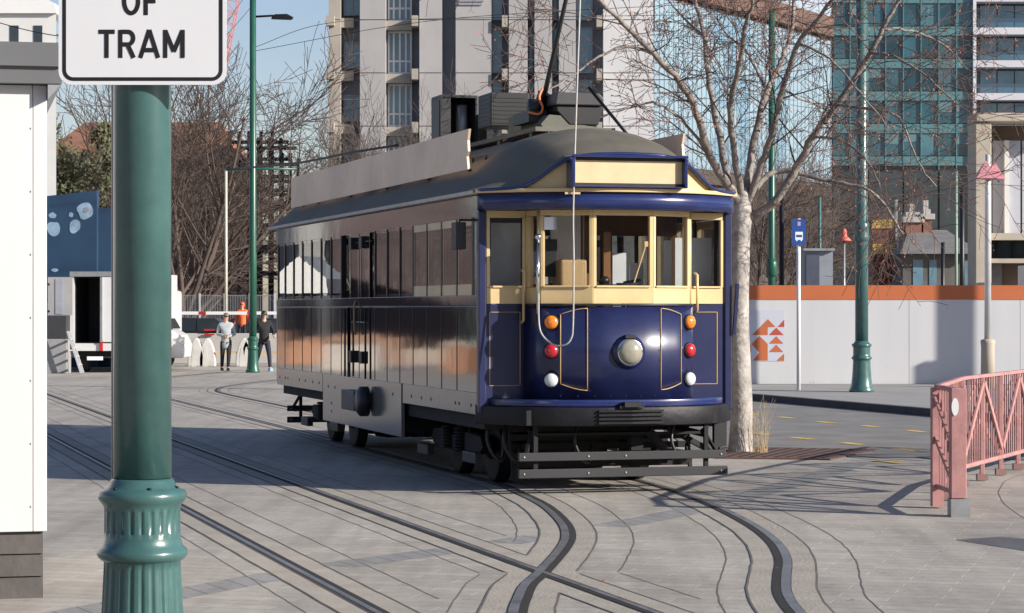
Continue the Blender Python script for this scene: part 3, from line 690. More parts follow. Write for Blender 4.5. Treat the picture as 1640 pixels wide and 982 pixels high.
b = MB(); b.bar((mx_, 0, foot.z), tuple(foot), 1.0); b.build('slewing_deck', crane_red, cr)

# blue mural wall behind the truck
YM = 73.0; X = lambda p: XA(p, YM)
mu = empty('mural_wall', (0, 0, 0), label='dark blue mural wall with pale cloud shapes behind the truck', cat='wall')
b = MB(); b.prism_xz([(X(66), 0), (X(155), 0), (X(155), ZA(305, YM)), (X(66), ZA(315, YM))], YM, YM + .4); b.build('panel', mural_blue, mu)
b = MB(); b.box(X(155.3), X(180), YM + .3, YM + .7, 0, ZA(333, YM)); b.build('panel', mural_blue, mu)
def blob(cx, cy, rx, ry, seed):
    q = random.Random(seed); n = 18; ph = [q.uniform(.7, 1.2) for _ in range(n)]
    ph = [(ph[i-1] + ph[i] * 2 + ph[(i+1) % n]) / 4 for i in range(n)]
    return [(X(cx + rx * ph[i] * math.cos(2*math.pi*i/n)), ZA(cy - ry * ph[i] * math.sin(2*math.pi*i/n), YM)) for i in range(n)]
for (cx, cy, rx, ry) in ((136, 337, 13, 14), (120, 363, 10, 11), (86, 366, 11, 13), (84, 345, 6, 5), (114, 344, 4, 4), (88, 433, 6, 3)):
    b = MB(); b.prism_xz(blob(cx, cy, rx, ry, int(cx)), YM - .012, YM - .004); b.build('cloud_patch', mural_pale, mu)
b = MB(); b.prism_xz(blob(138, 336, 5, 5, 3), YM - .02, YM - .013); b.build('grey_patch', grey_steel, mu)

# ------------------------------------------------------------------ trees
def wob(p, q, n, amt, rg):
    p = Vector(p); q = Vector(q); L = (q - p).length; out = []
    for i in range(n + 1):
        t = i / n; v = p.lerp(q, t)
        if 0 < i < n: v += Vector((rg.uniform(-1, 1), rg.uniform(-1, 1), rg.uniform(-1, 1))) * amt * L
        out.append(v)
    return out
def rand_dir(d, spread, rg):
    a = d.orthogonal().normalized(); b_ = d.cross(a); t = rg.uniform(0, 2 * math.pi); s = math.tan(spread)
    return (d + (a * math.cos(t) + b_ * math.sin(t)) * s).normalized()
def grow(mb, p, d, L, r, depth, rg, cfg, tips=None):
    n = 4 if depth > 1 else 3; pts = [Vector(p)]; dd = d.normalized(); seg = L / n
    for i in range(n):
        dd = (dd + Vector((rg.uniform(-1, 1), rg.uniform(-1, 1), rg.uniform(-1, 1))) * cfg['wob'] + Vector((0, 0, cfg['up'] * (1 if depth > 1 else cfg.get('tipup', 1))))).normalized()
        pts.append(pts[-1] + dd * seg)
    r1 = max(cfg['rmin'], r * .45)
    mb.tube(pts, [r + (r1 - r) * i / n for i in range(n + 1)], 5 if r > .03 else 3, caps=False)
    if depth <= 0:
        if tips is not None: tips.append(pts[-1])
        return
    k = cfg['kids'][depth]
    for j in range(k):
        t = .25 + .75 * (j + rg.random()) / k; i = min(n - 1, int(t * n)); f = t * n - i
        q = pts[i].lerp(pts[i+1], f)
        ax = (pts[i+1] - pts[i]).normalized()
        nd = rand_dir(ax, rg.uniform(*cfg['spread']), rg)
        grow(mb, q, nd, L * rg.uniform(*cfg['ratio']), max(cfg['rmin'], r1 * rg.uniform(.6, .9)), depth - 1, rg, cfg, tips)

def bare_tree(name, loc, H, seed, label, group, twig, dense=1.0, upright=.08, low=.18, m_trunk=None):
    rg = random.Random(seed); t = empty(name, loc, rg.uniform(0, 6.28), label, 'tree', group)
    fork = H * low; b = MB()
    b.tube([(0, 0, -.05), (0.02*H/8, 0, fork * .5), (0, 0, fork)], [H * .022, H * .017, H * .015], 8); b.build('trunk', m_trunk or bark_mid, t)
    cfg = dict(wob=.12, up=upright, kids={3: int(8 * dense), 2: int(8 * dense), 1: int(7 * dense)}, spread=(R(22), R(52)), ratio=(.34, .62), rmin=.008 * H / 8, tipup=.6)
    c = MB(); nl = 8
    for k in range(nl):
        a = 2 * math.pi * k / nl + rg.uniform(-.3, .3); tilt = R(rg.uniform(10, 52))
        d = Vector((math.cos(a) * math.sin(tilt), math.sin(a) * math.sin(tilt), math.cos(tilt)))
        grow(c, (0, 0, fork * rg.uniform(.7, 1)), d, H * rg.uniform(.6, .82) * (1 - .18 * math.sin(tilt)), H * .009, 3, rg, cfg)
    c.build('crown', twig, t); return t

TG = 'bare trees behind the square'
t1 = bare_tree('bare_tree', (XA(294, 92), 92, 0), 11.3, 11, 'dense dark bare tree rising between the big post and the thin pale pole', TG, twig_brown, .95, .06, .1)
t2 = bare_tree('bare_tree', (XA(600, 112), 112, 0), 8.8, 23, 'bare grey-brown tree whose top shows over the left end of the tram roof board', TG, twig_grey, 1.1, .1, .15)
def dup_tree(src, px, Y, sc_, rz, label, grp=TG):
    c = copy_tree(src); c.location = (XA(px, Y), Y, 0); c.scale = (sc_, sc_, sc_); c.rotation_euler = (0, 0, rz); c['label'] = label; c['group'] = grp; return c
dup_tree(t1, 255, 100, 1.0, 1.1, 'dense dark bare tree hidden partly by the big green post')
dup_tree(t1, 306, 106, .66, 2.3, 'bare brown tree left of the steel frame')
dup_tree(t1, 120, 118, .62, 4.0, 'bare tree in front of the orange brick roof')
dup_tree(t2, 548, 113, .9, 2.0, 'bare tree left of the concrete tower, against the sky')
dup_tree(t2, 680, 111, .98, 4.1, 'bare tree behind the dark boxes on the tram roof')
dup_tree(t2, 770, 113, .9, .7, 'bare tree showing faintly behind the trolley pole')
GH = 'bare trees behind the hoarding'
dup_tree(t2, 1255, 100, .78, .4, 'bare tree behind the hoarding left of the blue bus sign', GH)
dup_tree(t1, 1320, 108, .7, 3.4, 'bare tree behind the hoarding above the grey kiosk', GH)
dup_tree(t1, 1210, 90, .62, 1.9, 'bare tree behind the hoarding next to the pale street trunk', GH)

# dark evergreen at left
rg = random.Random(5); YE = 87.0
ev = empty('evergreen_tree', (XA(135, YE), YE, 0), label='dark evergreen tree above the blue mural wall', cat='tree')
b = MB(); b.tube([(0, 0, -.05), (.05, 0, 2.5)], [.22, .16], 8); b.build('trunk', bark_mid, ev)
b = MB()
cl = [(rg.uniform(-2.3, 2.3), rg.uniform(-1.2, 1.2), rg.uniform(2.6, 8.0), rg.uniform(.5, 1.05)) for _ in range(42)]
for (cx, cy, cz, cr_) in cl:
    if abs(cx) > 2.5 - .2 * (cz - 2.4): continue
    for _ in range(260):
        d = Vector((rg.gauss(0, 1), rg.gauss(0, 1), rg.gauss(0, 1))).normalized() * cr_ * rg.uniform(.5, 1.05); c = Vector((cx, cy, cz)) + d
        u_ = Vector((rg.gauss(0, 1), rg.gauss(0, 1), rg.gauss(0, 1))).normalized() * .1; w_ = u_.orthogonal().normalized() * .06
        b.add([c - u_, c + w_, c + u_, c - w_], [(0, 1, 2, 3)])
b.build('crown', leaf_green, ev)

# the street tree beside the tram
YS = 29.6; sb = G(1185, 725)
tr_ = empty('street_tree', (sb.x, sb.y, 0), label='pale barked bare street tree with rusty buds beside the tram', cat='tree')
L0 = Vector((sb.x, sb.y, 0))
def S(x, y, dy=0): return W(x, y, sb.y + dy) - L0
b = MB(); tk = smooth_line([S(1186, 729), S(1186, 715), S(1188, 640, .02), S(1185, 560), S(1184, 480, .03), S(1185, 400), S(1187, 352), S(1192, 300)], 4)
def trr(z): return lerp_table([(0, .16), (.12, .148), (.6, .13), (1.8, .118), (2.6, .122), (2.95, .13), (3.12, .09), (3.22, .03)], z)
b.tube(tk, [trr(p.z) * (1 + rg.uniform(-.03, .03)) for p in tk], 14); b.build('trunk', bark_pale, tr_)
limbs = [
 ([(1186, 335), (1172, 305), (1138, 252), (1115, 178), (1088, 131), (1044, 84), (991, 30), (940, -15), (880, -50)], [0, -.1, -.3, -.7, -1.0, -1.3, -1.7, -2, -2.2], .068),
 ([(1184, 340), (1166, 286), (1149, 202), (1135, 124), (1128, 60), (1113, 0), (1100, -60)], [0, .1, .3, .5, .7, .9, 1], .06),
 ([(1189, 320), (1177, 249), (1169, 175), (1182, 108), (1196, 37), (1206, 0), (1215, -60)], [0, -.2, -.5, -.9, -1.2, -1.4, -1.6], .05),
 ([(1192, 325), (1213, 202), (1229, 148), (1250, 100), (1266, 55), (1272, 0), (1270, -60)], [0, .3, .5, .7, .9, 1.1, 1.3], .058),
 ([(1196, 330), (1217, 270), (1236, 215), (1253, 145), (1280, 70), (1310, 30), (1345, -20), (1380, -60)], [0, -.1, -.3, -.5, -.8, -1, -1.3, -1.5], .06),
 ([(1192, 350), (1236, 329), (1270, 279), (1303, 218), (1340, 168), (1393, 86), (1414, 46), (1440, 0), (1470, -50)], [0, -.1, -.2, -.4, -.6, -.8, -.9, -1, -1.2], .066),
 ([(1200, 318), (1222, 288), (1246, 274), (1290, 280), (1340, 292), (1389, 303), (1414, 326), (1447, 376)], [0, .1, .2, .1, 0, -.1, -.1, -.1], .045),
 ([(1138, 252), (1090, 190), (1045, 165), (1000, 175), (960, 190)], [-.3, -.6, -1, -1.3, -1.5], .02),
 ([(1044, 84), (1000, 75), (950, 95), (905, 130), (870, 150)], [-1.3, -1.5, -1.8, -2, -2.2], .02),
 ([(1393, 86), (1430, 90), (1480, 120), (1530, 165)], [-.8, -1, -1.3, -1.6], .02),
 ([(1340, 168), (1400, 175), (1440, 190), (1470, 260), (1500, 300)], [-.6, -1, -1.2, -1.4, -1.5], .018),
 ([(1414, 46), (1460, 50), (1510, 70), (1550, 110)], [-.9, -.6, -.3, 0], .018),
 ([(1280, 70), (1330, 95), (1370, 140), (1420, 200)], [-.8, -1.1, -1.4, -1.7], .016),
 ([(1303, 218), (1350, 225), (1390, 260), (1410, 300)], [-.4, -.8, -1.0, -1.1], .016),
 ([(1253, 145), (1310, 170), (1340, 185), (1370, 230)], [-.5, 0, .4, .7], .014),
 ([(1229, 148), (1200, 90), (1160, 50), (1140, 10)], [.5, .9, 1.2, 1.4], .02),
 ([(1128, 60), (1085, 20), (1060, -20)], [.7, 1, 1.3], .018)]
limbs_b = MB(); twigs = MB(); tips = []
cfg = dict(wob=.17, up=.015, kids={2: 5, 1: 4}, spread=(R(28), R(62)), ratio=(.35, .7), rmin=.0036, tipup=-1.4)
rg = random.Random(77)
for (pl_, dep, r0) in limbs:
    pts = smooth_line([S(x, y, d) for (x, y), d in zip(pl_, dep)], 5); n = len(pts)
    pts = [p + Vector((rg.uniform(-1, 1), rg.uniform(-1, 1), rg.uniform(-1, 1))) * .012 for p in pts]
    rs = [.8 * r0 * (1 - .75 * i / (n - 1)) + .004 for i in range(n)]
    limbs_b.tube(pts, rs, 8 if r0 > .03 else 6)
    tot = sum((pts[i+1] - pts[i]).length for i in range(n - 1)); k = int(tot * 4.3)
    for j in range(k):
        t = .22 + .78 * (j + rg.random()) / k; i = min(n - 2, int(t * (n - 1)))
        d0 = (pts[i+1] - pts[i]).normalized(); d = rand_dir(d0, rg.uniform(R(30), R(65)), rg); d.z += .1; d.normalize()
        grow(twigs, pts[i], d, rg.uniform(.5, 1.25), max(.0045, rs[i] * .3), 2, rg, cfg, tips)
lb = limbs_b.build('limbs', bark_limb, tr_); twigs.build('crown', twig_red, tr_)
b = MB()
for p in tips:
    if rg.random() < .42:
        for _ in range(rg.choice((1, 1, 2))):
            u_ = Vector((rg.gauss(0, 1), rg.gauss(0, 1), rg.gauss(0, 1))).normalized() * rg.uniform(.01, .024); w_ = u_.orthogonal().normalized() * .009
            c = p + Vector((rg.uniform(-.04, .04), rg.uniform(-.04, .04), rg.uniform(-.05, .02)))
            b.add([c - u_, c + w_, c + u_, c - w_], [(0, 1, 2, 3)])
lv = b.build('leaves', bud_m, tr_); lv['kind'] = 'stuff'
# tree grate
gr = empty('tree_grate', (0, 0, 0), label='rusty iron tree grate set in the paving round the pale trunk', cat='grate')
g0, g1, g2, g3 = G(1085, 734), G(1330, 737), G(1412, 721), G(1150, 717)
b = MB(); b.prism([tuple(v.xy) for v in (g0, g1, g2, g3)], .0, .0155); b.build('frame', rust_grate, gr)
b = MB()
for k in range(1, 13):
    t = k / 13.0; a_ = g0.lerp(g1, t); c_ = g3.lerp(g2, t); b.bar(a_.lerp(c_, .08) + Vector((0, 0, .018)), a_.lerp(c_, .92) + Vector((0, 0, .018)), .05, .004)
b.build('slots', groove_m, gr)
# dry grass tuft
b = MB(); rg = random.Random(3); tb = G(1216, 727)
for _ in range(42):
    p = tb + Vector((rg.uniform(-.12, .1), rg.uniform(-.08, .08), 0)); h = rg.uniform(.25, .72); l = rg.uniform(-.18, .18)
    b.tube([p, p + Vector((l * .3, 0, h * .6)), p + Vector((l, rg.uniform(-.1, .1), h))], [.0022, .0018, .001], 3, caps=False)
o = b.build('dry_grass', straw_m); tag(o, 'tuft of dry straw coloured grass at the foot of the pale trunk', 'grass', kind='stuff')

# ------------------------------------------------------------------ posts, lamps, signs
def flute(nf, depth, zr):
    def f(t, h):
        for (a, c) in zr:
            if a <= h <= c:
                ph = (t * nf / (2 * math.pi)) % 1.0
                return 1 - depth * (1 if .28 < ph < .72 else 0)
        return 1.0
    return f
def green_post(name, loc, H, label, group, m=green_m, k=1.0, n=32):
    t = empty(name, loc, 0, label, 'lamp post', group)
    prof = [(.245, 0), (.245, .05), (.225, .09), (.205, .14), (.188, .3), (.178, .44), (.17, .60), (.169, .635), (.18, .64), (.196, .655), (.2, .67), (.196, .685), (.178, .70), (.172, .72), (.168, .735),
            (.168, .76), (.168, .765), (.168, .86), (.168, .865), (.17, .88), (.182, .895), (.193, .91), (.196, .925), (.19, .943), (.165, .955), (.15, .965), (.14, .99), (.131, 1.0)]
    prof = [(r * k, h) for r, h in prof]
    b = MB(); nn = 24 * 8 if n > 40 else 48
    b.lathe(prof, (0, 0, 0), nn, mod=flute(24, .04, [(.14, .61), (.762, .862)]) if n > 40 else None); b.build('base', m, t)
    b = MB(); b.lathe([(.128 * k, 1.003), (.127 * k, 3.2), (.12 * k, 3.3), (.105 * k, H)], (0, 0, 0), 48 if n > 40 else 20); b.build('shaft', m, t)
    return t
GP = 'green cast iron street posts'
px_, YN_ = XA(228, 10.8), 10.8
near = green_post('street_post', (px_, YN_, 0), 6.5, 'big dark green fluted post in the foreground carrying the white tram sign', GP, n=64)
b = MB(); b.tube([(-.137, .09, .95), (-.137, .09, 6.4)], .016, 10); b.build('conduit', grey_steel, near)
b = MB()
for k in range(5):
    a = R(-90 + 60 * k - 40); b.lathe([(.0, .006), (.009, .004), (.009, -.004), (0, -.006)], (.158 * math.cos(a), .158 * math.sin(a), .962), 8)
b.build('bolts', dark_metal, near)
# the white sign: rounded plate, black border, OF / TRAM
ys = YN_ - .15; zb = ZA(136, ys); xl, xr = XA(94, ys), XA(363, ys); sw = xr - xl; sh = .98
sg = empty('tram_sign', ((xl + xr) / 2, ys, zb), 0, 'white rectangular sign with black border reading OF TRAM on the green post', 'sign')
def rrect(w, h, r, x0=0, z0=0, n=7):
    pts = []
    for (cx, cz, a0) in ((x0 + w/2 - r, z0 + r, -90), (x0 + w/2 - r, z0 + h - r, 0), (x0 - w/2 + r, z0 + h - r, 90), (x0 - w/2 + r, z0 + r, 180)):
        for i in range(n + 1): a = R(a0 + 90 * i / n); pts.append((cx + r * math.cos(a), cz + r * math.sin(a)))
    return pts
b = MB(); b.prism_xz(rrect(sw, sh, .06), -.003, .003); b.build('plate', sign_white, sg)
o_, i_ = rrect(sw - .034, sh - .034, .047, 0, .017), rrect(sw - .066, sh - .066, .032, 0, .033)
b = MB(); n = len(o_)
b.add([(p[0], -.0042, p[1]) for p in o_] + [(p[0], -.0042, p[1]) for p in i_], [(k, (k+1) % n, n + (k+1) % n, n + k) for k in range(n)]); b.build('border', black_m, sg)
def strokes(b, lines, x0, z0, h, th, y):
    for li, ln in enumerate(lines):
        P = [(x0 + p[0] * h, z0 + p[1] * h) for p in ln]; A = offset(P, th/2); B = offset(P, -th/2)
        yy = y - .0003 * li
        b.add([(p[0], yy, p[1]) for p in A] + [(p[0], yy, p[1]) for p in B], [(i, len(P) + i, len(P) + i + 1, i + 1) for i in range(len(P) - 1)])
arc = lambda cx, cz, rx, rz, a0, a1, n=12: [(cx + rx * math.cos(R(a0 + (a1 - a0) * i / n)), cz + rz * math.sin(R(a0 + (a1 - a0) * i / n))) for i in range(n + 1)]
LET = {
 'T': (.58, [[(0, .93), (.58, .93)], [(.29, .93), (.29, 0)]]),
 'R': (.60, [[(.07, 0), (.07, 1.0)], [(.07, .93), (.32, .93)] + arc(.34, .705, .19, .225, 90, -90) + [(.07, .48)], [(.33, .48), (.55, 0)]]),
 'A': (.74, [[(.05, 0), (.37, 1.0)], [(.37, 1.0), (.69, 0)], [(.17, .28), (.57, .28)]]),
 'M': (.76, [[(.07, 0), (.07, 1.0)], [(.07, .98), (.38, .22)], [(.38, .22), (.69, .98)], [(.69, 1.0), (.69, 0)]]),
 'O': (.64, [arc(.32, .5, .25, .43, 0, 360, 36)]),
 'F': (.52, [[(.07, 0), (.07, 1.0)], [(.07, .93), (.5, .93)], [(.07, .5), (.42, .5)]])}
def word(txt, x_left, x_right, z0, h):
    tot = sum(LET[c][0] for c in txt) * h; gap = ((x_right - x_left) - tot) / max(1, len(txt) - 1); x = x_left
    for c in txt:
        b = MB(); strokes(b, LET[c][1], x, z0, h, h * .155, -.0045); o = b.build('letter', black_m, sg); x += LET[c][0] * h + gap
scx = ys / FPX
lx = lambda p: (p - 228.5) * scx
lz = lambda p: (136 - p) * scx
word('TRAM', lx(158), lx(296), lz(93), (93 - 48) * scx)
word('OF', lx(196), lx(254), lz(24.5), 45 * scx)
b = MB()
for z in (.25, .75): b.box(-.17, .17, .006, .024, z - .02, z + .02)
b.build('bracket', grey_steel, sg)

# the similar post by the hoarding
p = G(1380, 638); far = green_post('street_post', (p.x, p.y, .0), 11, 'dark green fluted post standing on the footpath before the white hoarding', GP)
far.location.z = .12
b = MB(); b.lathe([(.128, 2.95), (.15, 2.97), (.155, 3.05), (.14, 3.1), (.15, 3.2), (.15, 3.3), (.128, 3.34)], (0, 0, 0), 20); b.build('collar', green_m, far)
# lamp post at left with people
p = G(405, 597); lp = green_post('street_lamp', (p.x, p.y, 0), 13, 'bright green street lamp with a short arm beside two walking people', GP, m=green_bright, k=.8)
sc1 = p.y / FPX
b = MB(); za = ZA(27, p.y); b.tube([(0, 0, za), (.55, 0, za + .03), (.62, 0, za)], .03, 8); b.build('arm', dark_metal, lp)
b = MB(); b.prism_xz([(.5, za - .06), (1.05, za - .08), (1.12, za - .02), (.95, za + .07), (.6, za + .06)], -.12, .12); b.build('lamp_head', dark_metal, lp, bevel=.02)
b = MB(); za = ZA(272, p.y); b.tube([(-.75, 0, za), (0, 0, za + .03), (1.2, 0, za + .02)], .035, 8); b.build('span_arm', green_bright, lp)
# green post behind the hoarding
lp2 = green_post('street_lamp', (XA(1236, 75), 75, 0), 11, 'tall green post rising behind the hoarding left of the bus sign', GP, m=green_bright, k=.9)
b = MB(); za = ZA(430, 75); b.lathe([(.13, za - .25), (.17, za - .2), (.17, za + .15), (.13, za + .3)], (0, 0, 0), 16); b.build('collar', green_bright, lp2)
def thin_pole(name, px, Y, ytop, r, m, label, cat='pole', z0=0):
    b = MB(); b.lathe([(r, z0), (r * .85, ZA(ytop, Y))], (0, 0, 0), 12); o = b.build(name, m, loc=(XA(px, Y), Y, 0)); tag(o, label, cat); return o
thin_pole('flag_pole', 362, 84, 271, .055, mat('pole_pale', (.5, .45, .36), .5), 'thin pale pole in front of the dense dark bare tree')
thin_pole('thin_pole', 1252, 82, 305, .09, dark_metal, 'thin dark pole behind hoarding between green post and bus sign')
thin_pole('thin_pole', 1313, 88, 316, .06, mat('pole_teal', (.06, .16, .15), .5), 'thin teal pole over the grey kiosk')
thin_pole('thin_pole', 1531.5, 90, 275, .06, mat('pole_sage', (.2, .3, .24), .5), 'thin sage green pole in front of the cottage roof')
thin_pole('thin_pole', 1541, 91, 300, .1, black_m, 'black pole in front of the right end of the cottage roof')
thin_pole('thin_pole', 1510, 88, 388, .08, black_m, 'short black pole in front of the cottage wall')
# bus stop sign
p = G(1279, 635); bs = empty('bus_stop_sign', (p.x, p.y, .12), 0, 'blue bus stop sign on a slim white pole', 'sign')
k = p.y / FPX
b = MB(); b.lathe([(.04, 0), (.04, (635 - 360) * k)], (0, 0, 0), 14); b.build('pole', white_paint, bs)
zs_ = [(635 - y) * k for y in (402, 361)]
b = MB(); b.box(-.135, .135, -.075, -.05, zs_[0], zs_[1]); pt = b.build('panel', sign_blue, bs)
b = MB(); cz = zs_[0] + .16
b.box(-.075, .075, -.079, -.0755, cz + .04, cz + .1); b.box(-.075, .075, -.079, -.0755, cz - .06, cz - .01); b.box(-.075, -.06, -.079, -.0755, cz - .01, cz + .04); b.box(.06, .075, -.079, -.0755, cz - .01, cz + .04)
b.box(-.06, -.03, -.079, -.0755, cz - .085, cz - .062); b.box(.03, .06, -.079, -.0755, cz - .085, cz - .062); b.build('bus_symbol', paper_m, pt)
b = MB(); b.box(-.03, .03, -.079, -.0755, zs_[1] - .13, zs_[1] - .05); b.build('mark', mat('mark_pink', (.5, .3, .4), .6), pt)
# silver pole with pink pyramid shades
p = Vector((XA(1582, 50.5), 50.5, .12)); pp = empty('shade_pole', tuple(p), 0, 'silver pole with two pink pyramid shades and concrete foot', 'lamp')
k = 50.5 / FPX; zz = lambda y: ZA(y, 50.5) - .12
b = MB(); b.lathe([(.15, 0), (.14, zz(556)), (.15, zz(550)), (.15, zz(545)), (.08, zz(543))], (0, 0, 0), 18); b.build('base', port_conc, pp)
b = MB(); b.lathe([(.072, zz(543)), (.06, zz(300)), (.05, zz(247))], (0, 0, 0), 16); b.build('pole', alu, pp)
for (dx, dy, s) in ((-.08, -.2, 1.0), (.16, .12, .85)):
    b = MB(); zt_, zb_ = zz(258), zz(287); h = .23 * s
    b.add([(dx - h, dy - h, zb_), (dx + h, dy - h, zb_), (dx + h, dy + h, zb_), (dx - h, dy + h, zb_), (dx, dy, zt_)], [(0, 1, 4), (1, 2, 4), (2, 3, 4), (3, 0, 4), (0, 3, 2, 1)]); b.build('shade', pink_shade, pp)
# small red lamp behind the hoarding
YY = 66.0; rl_ = empty('red_lamp', (XA(1352, YY), YY, 0), 0, 'small red conical lamp showing above the hoarding', 'lamp')
b = MB(); b.lathe([(.2, ZA(386, YY)), (.17, ZA(383, YY)), (.08, ZA(378, YY)), (.07, ZA(369, YY)), (.02, ZA(366, YY))], (0, 0, 0), 16); b.build('shade', mat('lamp_red', (.55, .13, .1), .5), rl_)
b = MB(); b.lathe([(.03, 0), (.03, ZA(386, YY))], (0, 0, 0), 8); b.build('pole', grey_steel, rl_)

# pink barrier
br = empty('pink_barrier', (0, 0, 0), 0, 'pink painted steel crowd barrier with zigzag bars at right', 'barrier')
def bar_panel(p0, p1, nb, feet, first=True, inner=True):
    p0 = Vector((*p0, 0)); p1 = Vector((*p1, 0)); d = (p1 - p0).normalized(); n = Vector((-d.y, d.x, 0)); L = (p1 - p0).length
    at = lambda s, z, o=0: p0 + d * s + n * o + Vector((0, 0, z))
    b = MB(); b.bar(at(-.02, 1.07), at(L + .02, 1.07), .05, .035); b.build('top_rail', pink_m, br, bevel=.004)
    b = MB(); b.bar(at(0, .2), at(L, .2), .045, .04); b.build('bottom_rail', pink_m, br, bevel=.004)
    for i in range(nb + 1):
        s = L * i / nb
        if i == 0 and not first: continue
        b = MB(); b.bar(at(s, .18 if not feet else .02), at(s, 1.052), .045, .045); b.build('post', pink_m, br, bevel=.004)
        if feet:
            b = MB(); b.bar(at(s, .012), at(s, .075), .11, .08); b.build('foot', mat('foot_plate', (.25, .14, .13), .6), br)
    for i in range(nb):
        s0, s1 = L * i / nb + .03, L * (i + 1) / nb - .03; k = max(3, int((s1 - s0) / .105))
        b = MB()
        for j in range(1, k): s = s0 + (s1 - s0) * j / k; b.bar(at(s + rng.uniform(-.01, .01), .222, .006), at(s + rng.uniform(-.02, .02), 1.05, .006), .022, .012, up=tuple(n))
        up = i % 2 == 0
        za, zc = (.3, 1.0) if up else (1.0, .3)
        b.bar(at(s0, za, -.018), at(s1, zc, -.018), .06, .02, up=tuple(n))
        b.bar(at(s0, .26 if up else .62, .024), at(s1, .62 if up else .26, .024), .05, .018, up=tuple(n))
        b.bar(at(s0, .98 if not up else .62, .045), at(s1, .66 if not up else 1.02, .045), .03, .018, up=tuple(n))
        b.build('infill', pink_m, br)
N_, L_, M_, F_ = (3.75, 20.5), (3.73, 21.35), (4.42, 23.9), (6.9, 29.7)
bar_panel(N_, L_, 1, False)
bar_panel(L_, M_, 3, True, first=False)
bar_panel(M_, F_, 7, True, first=False)
b = MB(); b.box(3.75 - .065, 3.75 + .065, 20.43, 20.56, .16, 1.085); b.build('post', pink_m, br, bevel=.006)
b = MB(); b.box(3.75 - .07, 3.75 + .09, 20.405, 20.58, .0, .155); b.build('foot', grey_steel, br)
b = MB(); b.box(3.73 - .05, 3.73 + .05, 21.3, 21.42, .02, 1.06); b.build('post', pink_m, br)
b = MB(); e_ = [(3.745 + -.03 + .03 * math.cos(R(a)), .93 + .075 * math.sin(R(a))) for a in range(0, 360, 20)]; b.prism_xz(e_, 20.412, 20.4185); b.build('reflector', sign_white, br)

# overhead wires
def wire(pts, label, r=.008):
    b = MB(); b.tube(smooth_line(pts, 8), r, 5); o = b.build('overhead_wire', dark_metal); tag(o, label, 'wire', 'overhead tram wires')
wire([W(-60, 20, 40), W(60, 52, 40), W(140, 58, 40), W(300, 40, 40)], 'sagging wire crossing before the cream parapet building')
wire([W(407, 76, 67), W(520, 38, 67), W(700, 30, 68), (7.5, 68, 10)], 'wire running right from the green street lamp before the concrete tower')
wire([W(407, 82, 67), W(640, 40, 66), W(860, 20, 66), (9, 66, 10.2)], 'lower wire from the green street lamp past the trolley pole', )
wire([W(380, 270, 67), W(470, 262, 60), W(560, 245, 55), W(640, 232, 52)], 'dark green span wire ending above the tram roof board', .03)
wire([W(407, 150, 67), W(430, 190, 67), W(450, 240, 67), W(470, 262, 67)], 'short wire hanging from the green street lamp', .01)
wire([W(930, 125, 45), W(1010, 128, 45), W(1130, 126, 45), W(1236, 118, 46), W(1383, 100, 47)], 'straight wire running right behind the street tree', .008)

# ------------------------------------------------------------------ vehicles and people at left
YV = 66.5
tk = empty('box_truck', (XA(172, YV), YV, 0), 0, 'white box truck seen from behind with its left rear door open', 'truck')
k = YV / FPX; z = lambda y: ZA(y, YV)
wx = lambda p: XA(p, YV) - tk.location.x
b = MB(); b.box(wx(118), wx(236), .12, 5.2, z(437) - .09, z(437)); b.box(wx(112), wx(118), .0, 5.2, z(560), z(437)); b.box(wx(236), wx(242), 0, 5.2, z(560), z(437)); b.box(wx(118.2), wx(235.8), 5.1, 5.2, z(548), z(443)); b.box(wx(112), wx(242), 0, 5.2, z(562), z(550)); b.build('body', van_white, tk)
b = MB(); b.box(wx(112), wx(242), -.04, .11, z(443), z(435)); b.build('header', grey_steel, tk)
b = MB(); b.box(wx(118.5), wx(160), 2.2, 2.3, z(549), z(444)); b.box(wx(119), wx(119.6), .2, 2.2, z(549), z(444)); b.build('lining', black_m, tk)
b = MB(); b.box(wx(162), wx(236), -.03, .1, z(548), z(444)); b.build('door', van_white, tk, bevel=.01)
b = MB(); b.box(wx(161), wx(164.5), -.08, -.034, z(548), z(444)); b.build('lock_bar', grey_steel, tk)
b = MB(); b.box(wx(78), wx(117), -.12, -.06, z(505), z(444)); dr = b.build('door', mat('door_shaded', (.33, .33, .33), .5, noise=.08), tk)  # white door coloured grey, its shade put into the colour
b = MB(); b.box(wx(90), wx(102), -.135, -.123, z(503), z(447)); b.build('panel', mat('door_shade', (.3, .31, .36), .5), dr)
b = MB()
for y in (455, 498): b.box(wx(78), wx(81), -.15, -.123, z(y + 2), z(y - 1))
b.build('hinge', dark_metal, dr)
for sgn in (116, 208):
    b = MB(); b.lathe([(0, -.13), (.38, -.12), (.4, -.05), (.4, .05), (.38, .12), (0, .13)], (wx(sgn) + .17, .95, .4), 20, 'x'); b.build('wheel', tyre_m, tk)
b = MB(); b.box(wx(125), wx(230), .3, 5, z(572), z(562.5)); b.build('chassis', under_m, tk)
for xx in (160, 228):
    b = MB(); b.box(wx(xx), wx(xx + 5), -.05, .02, z(562), z(545)); b.build('tail_light', red_m, tk)
b = MB(); b.box(wx(140), wx(165), -.06, -.02, z(577), z(571)); b.build('number_plate', paper_m, tk)
b = MB(); b.box(wx(120), wx(236), 5.3, 7.0, .5, 2.3); b.build('cab', van_white, tk, bevel=.08)
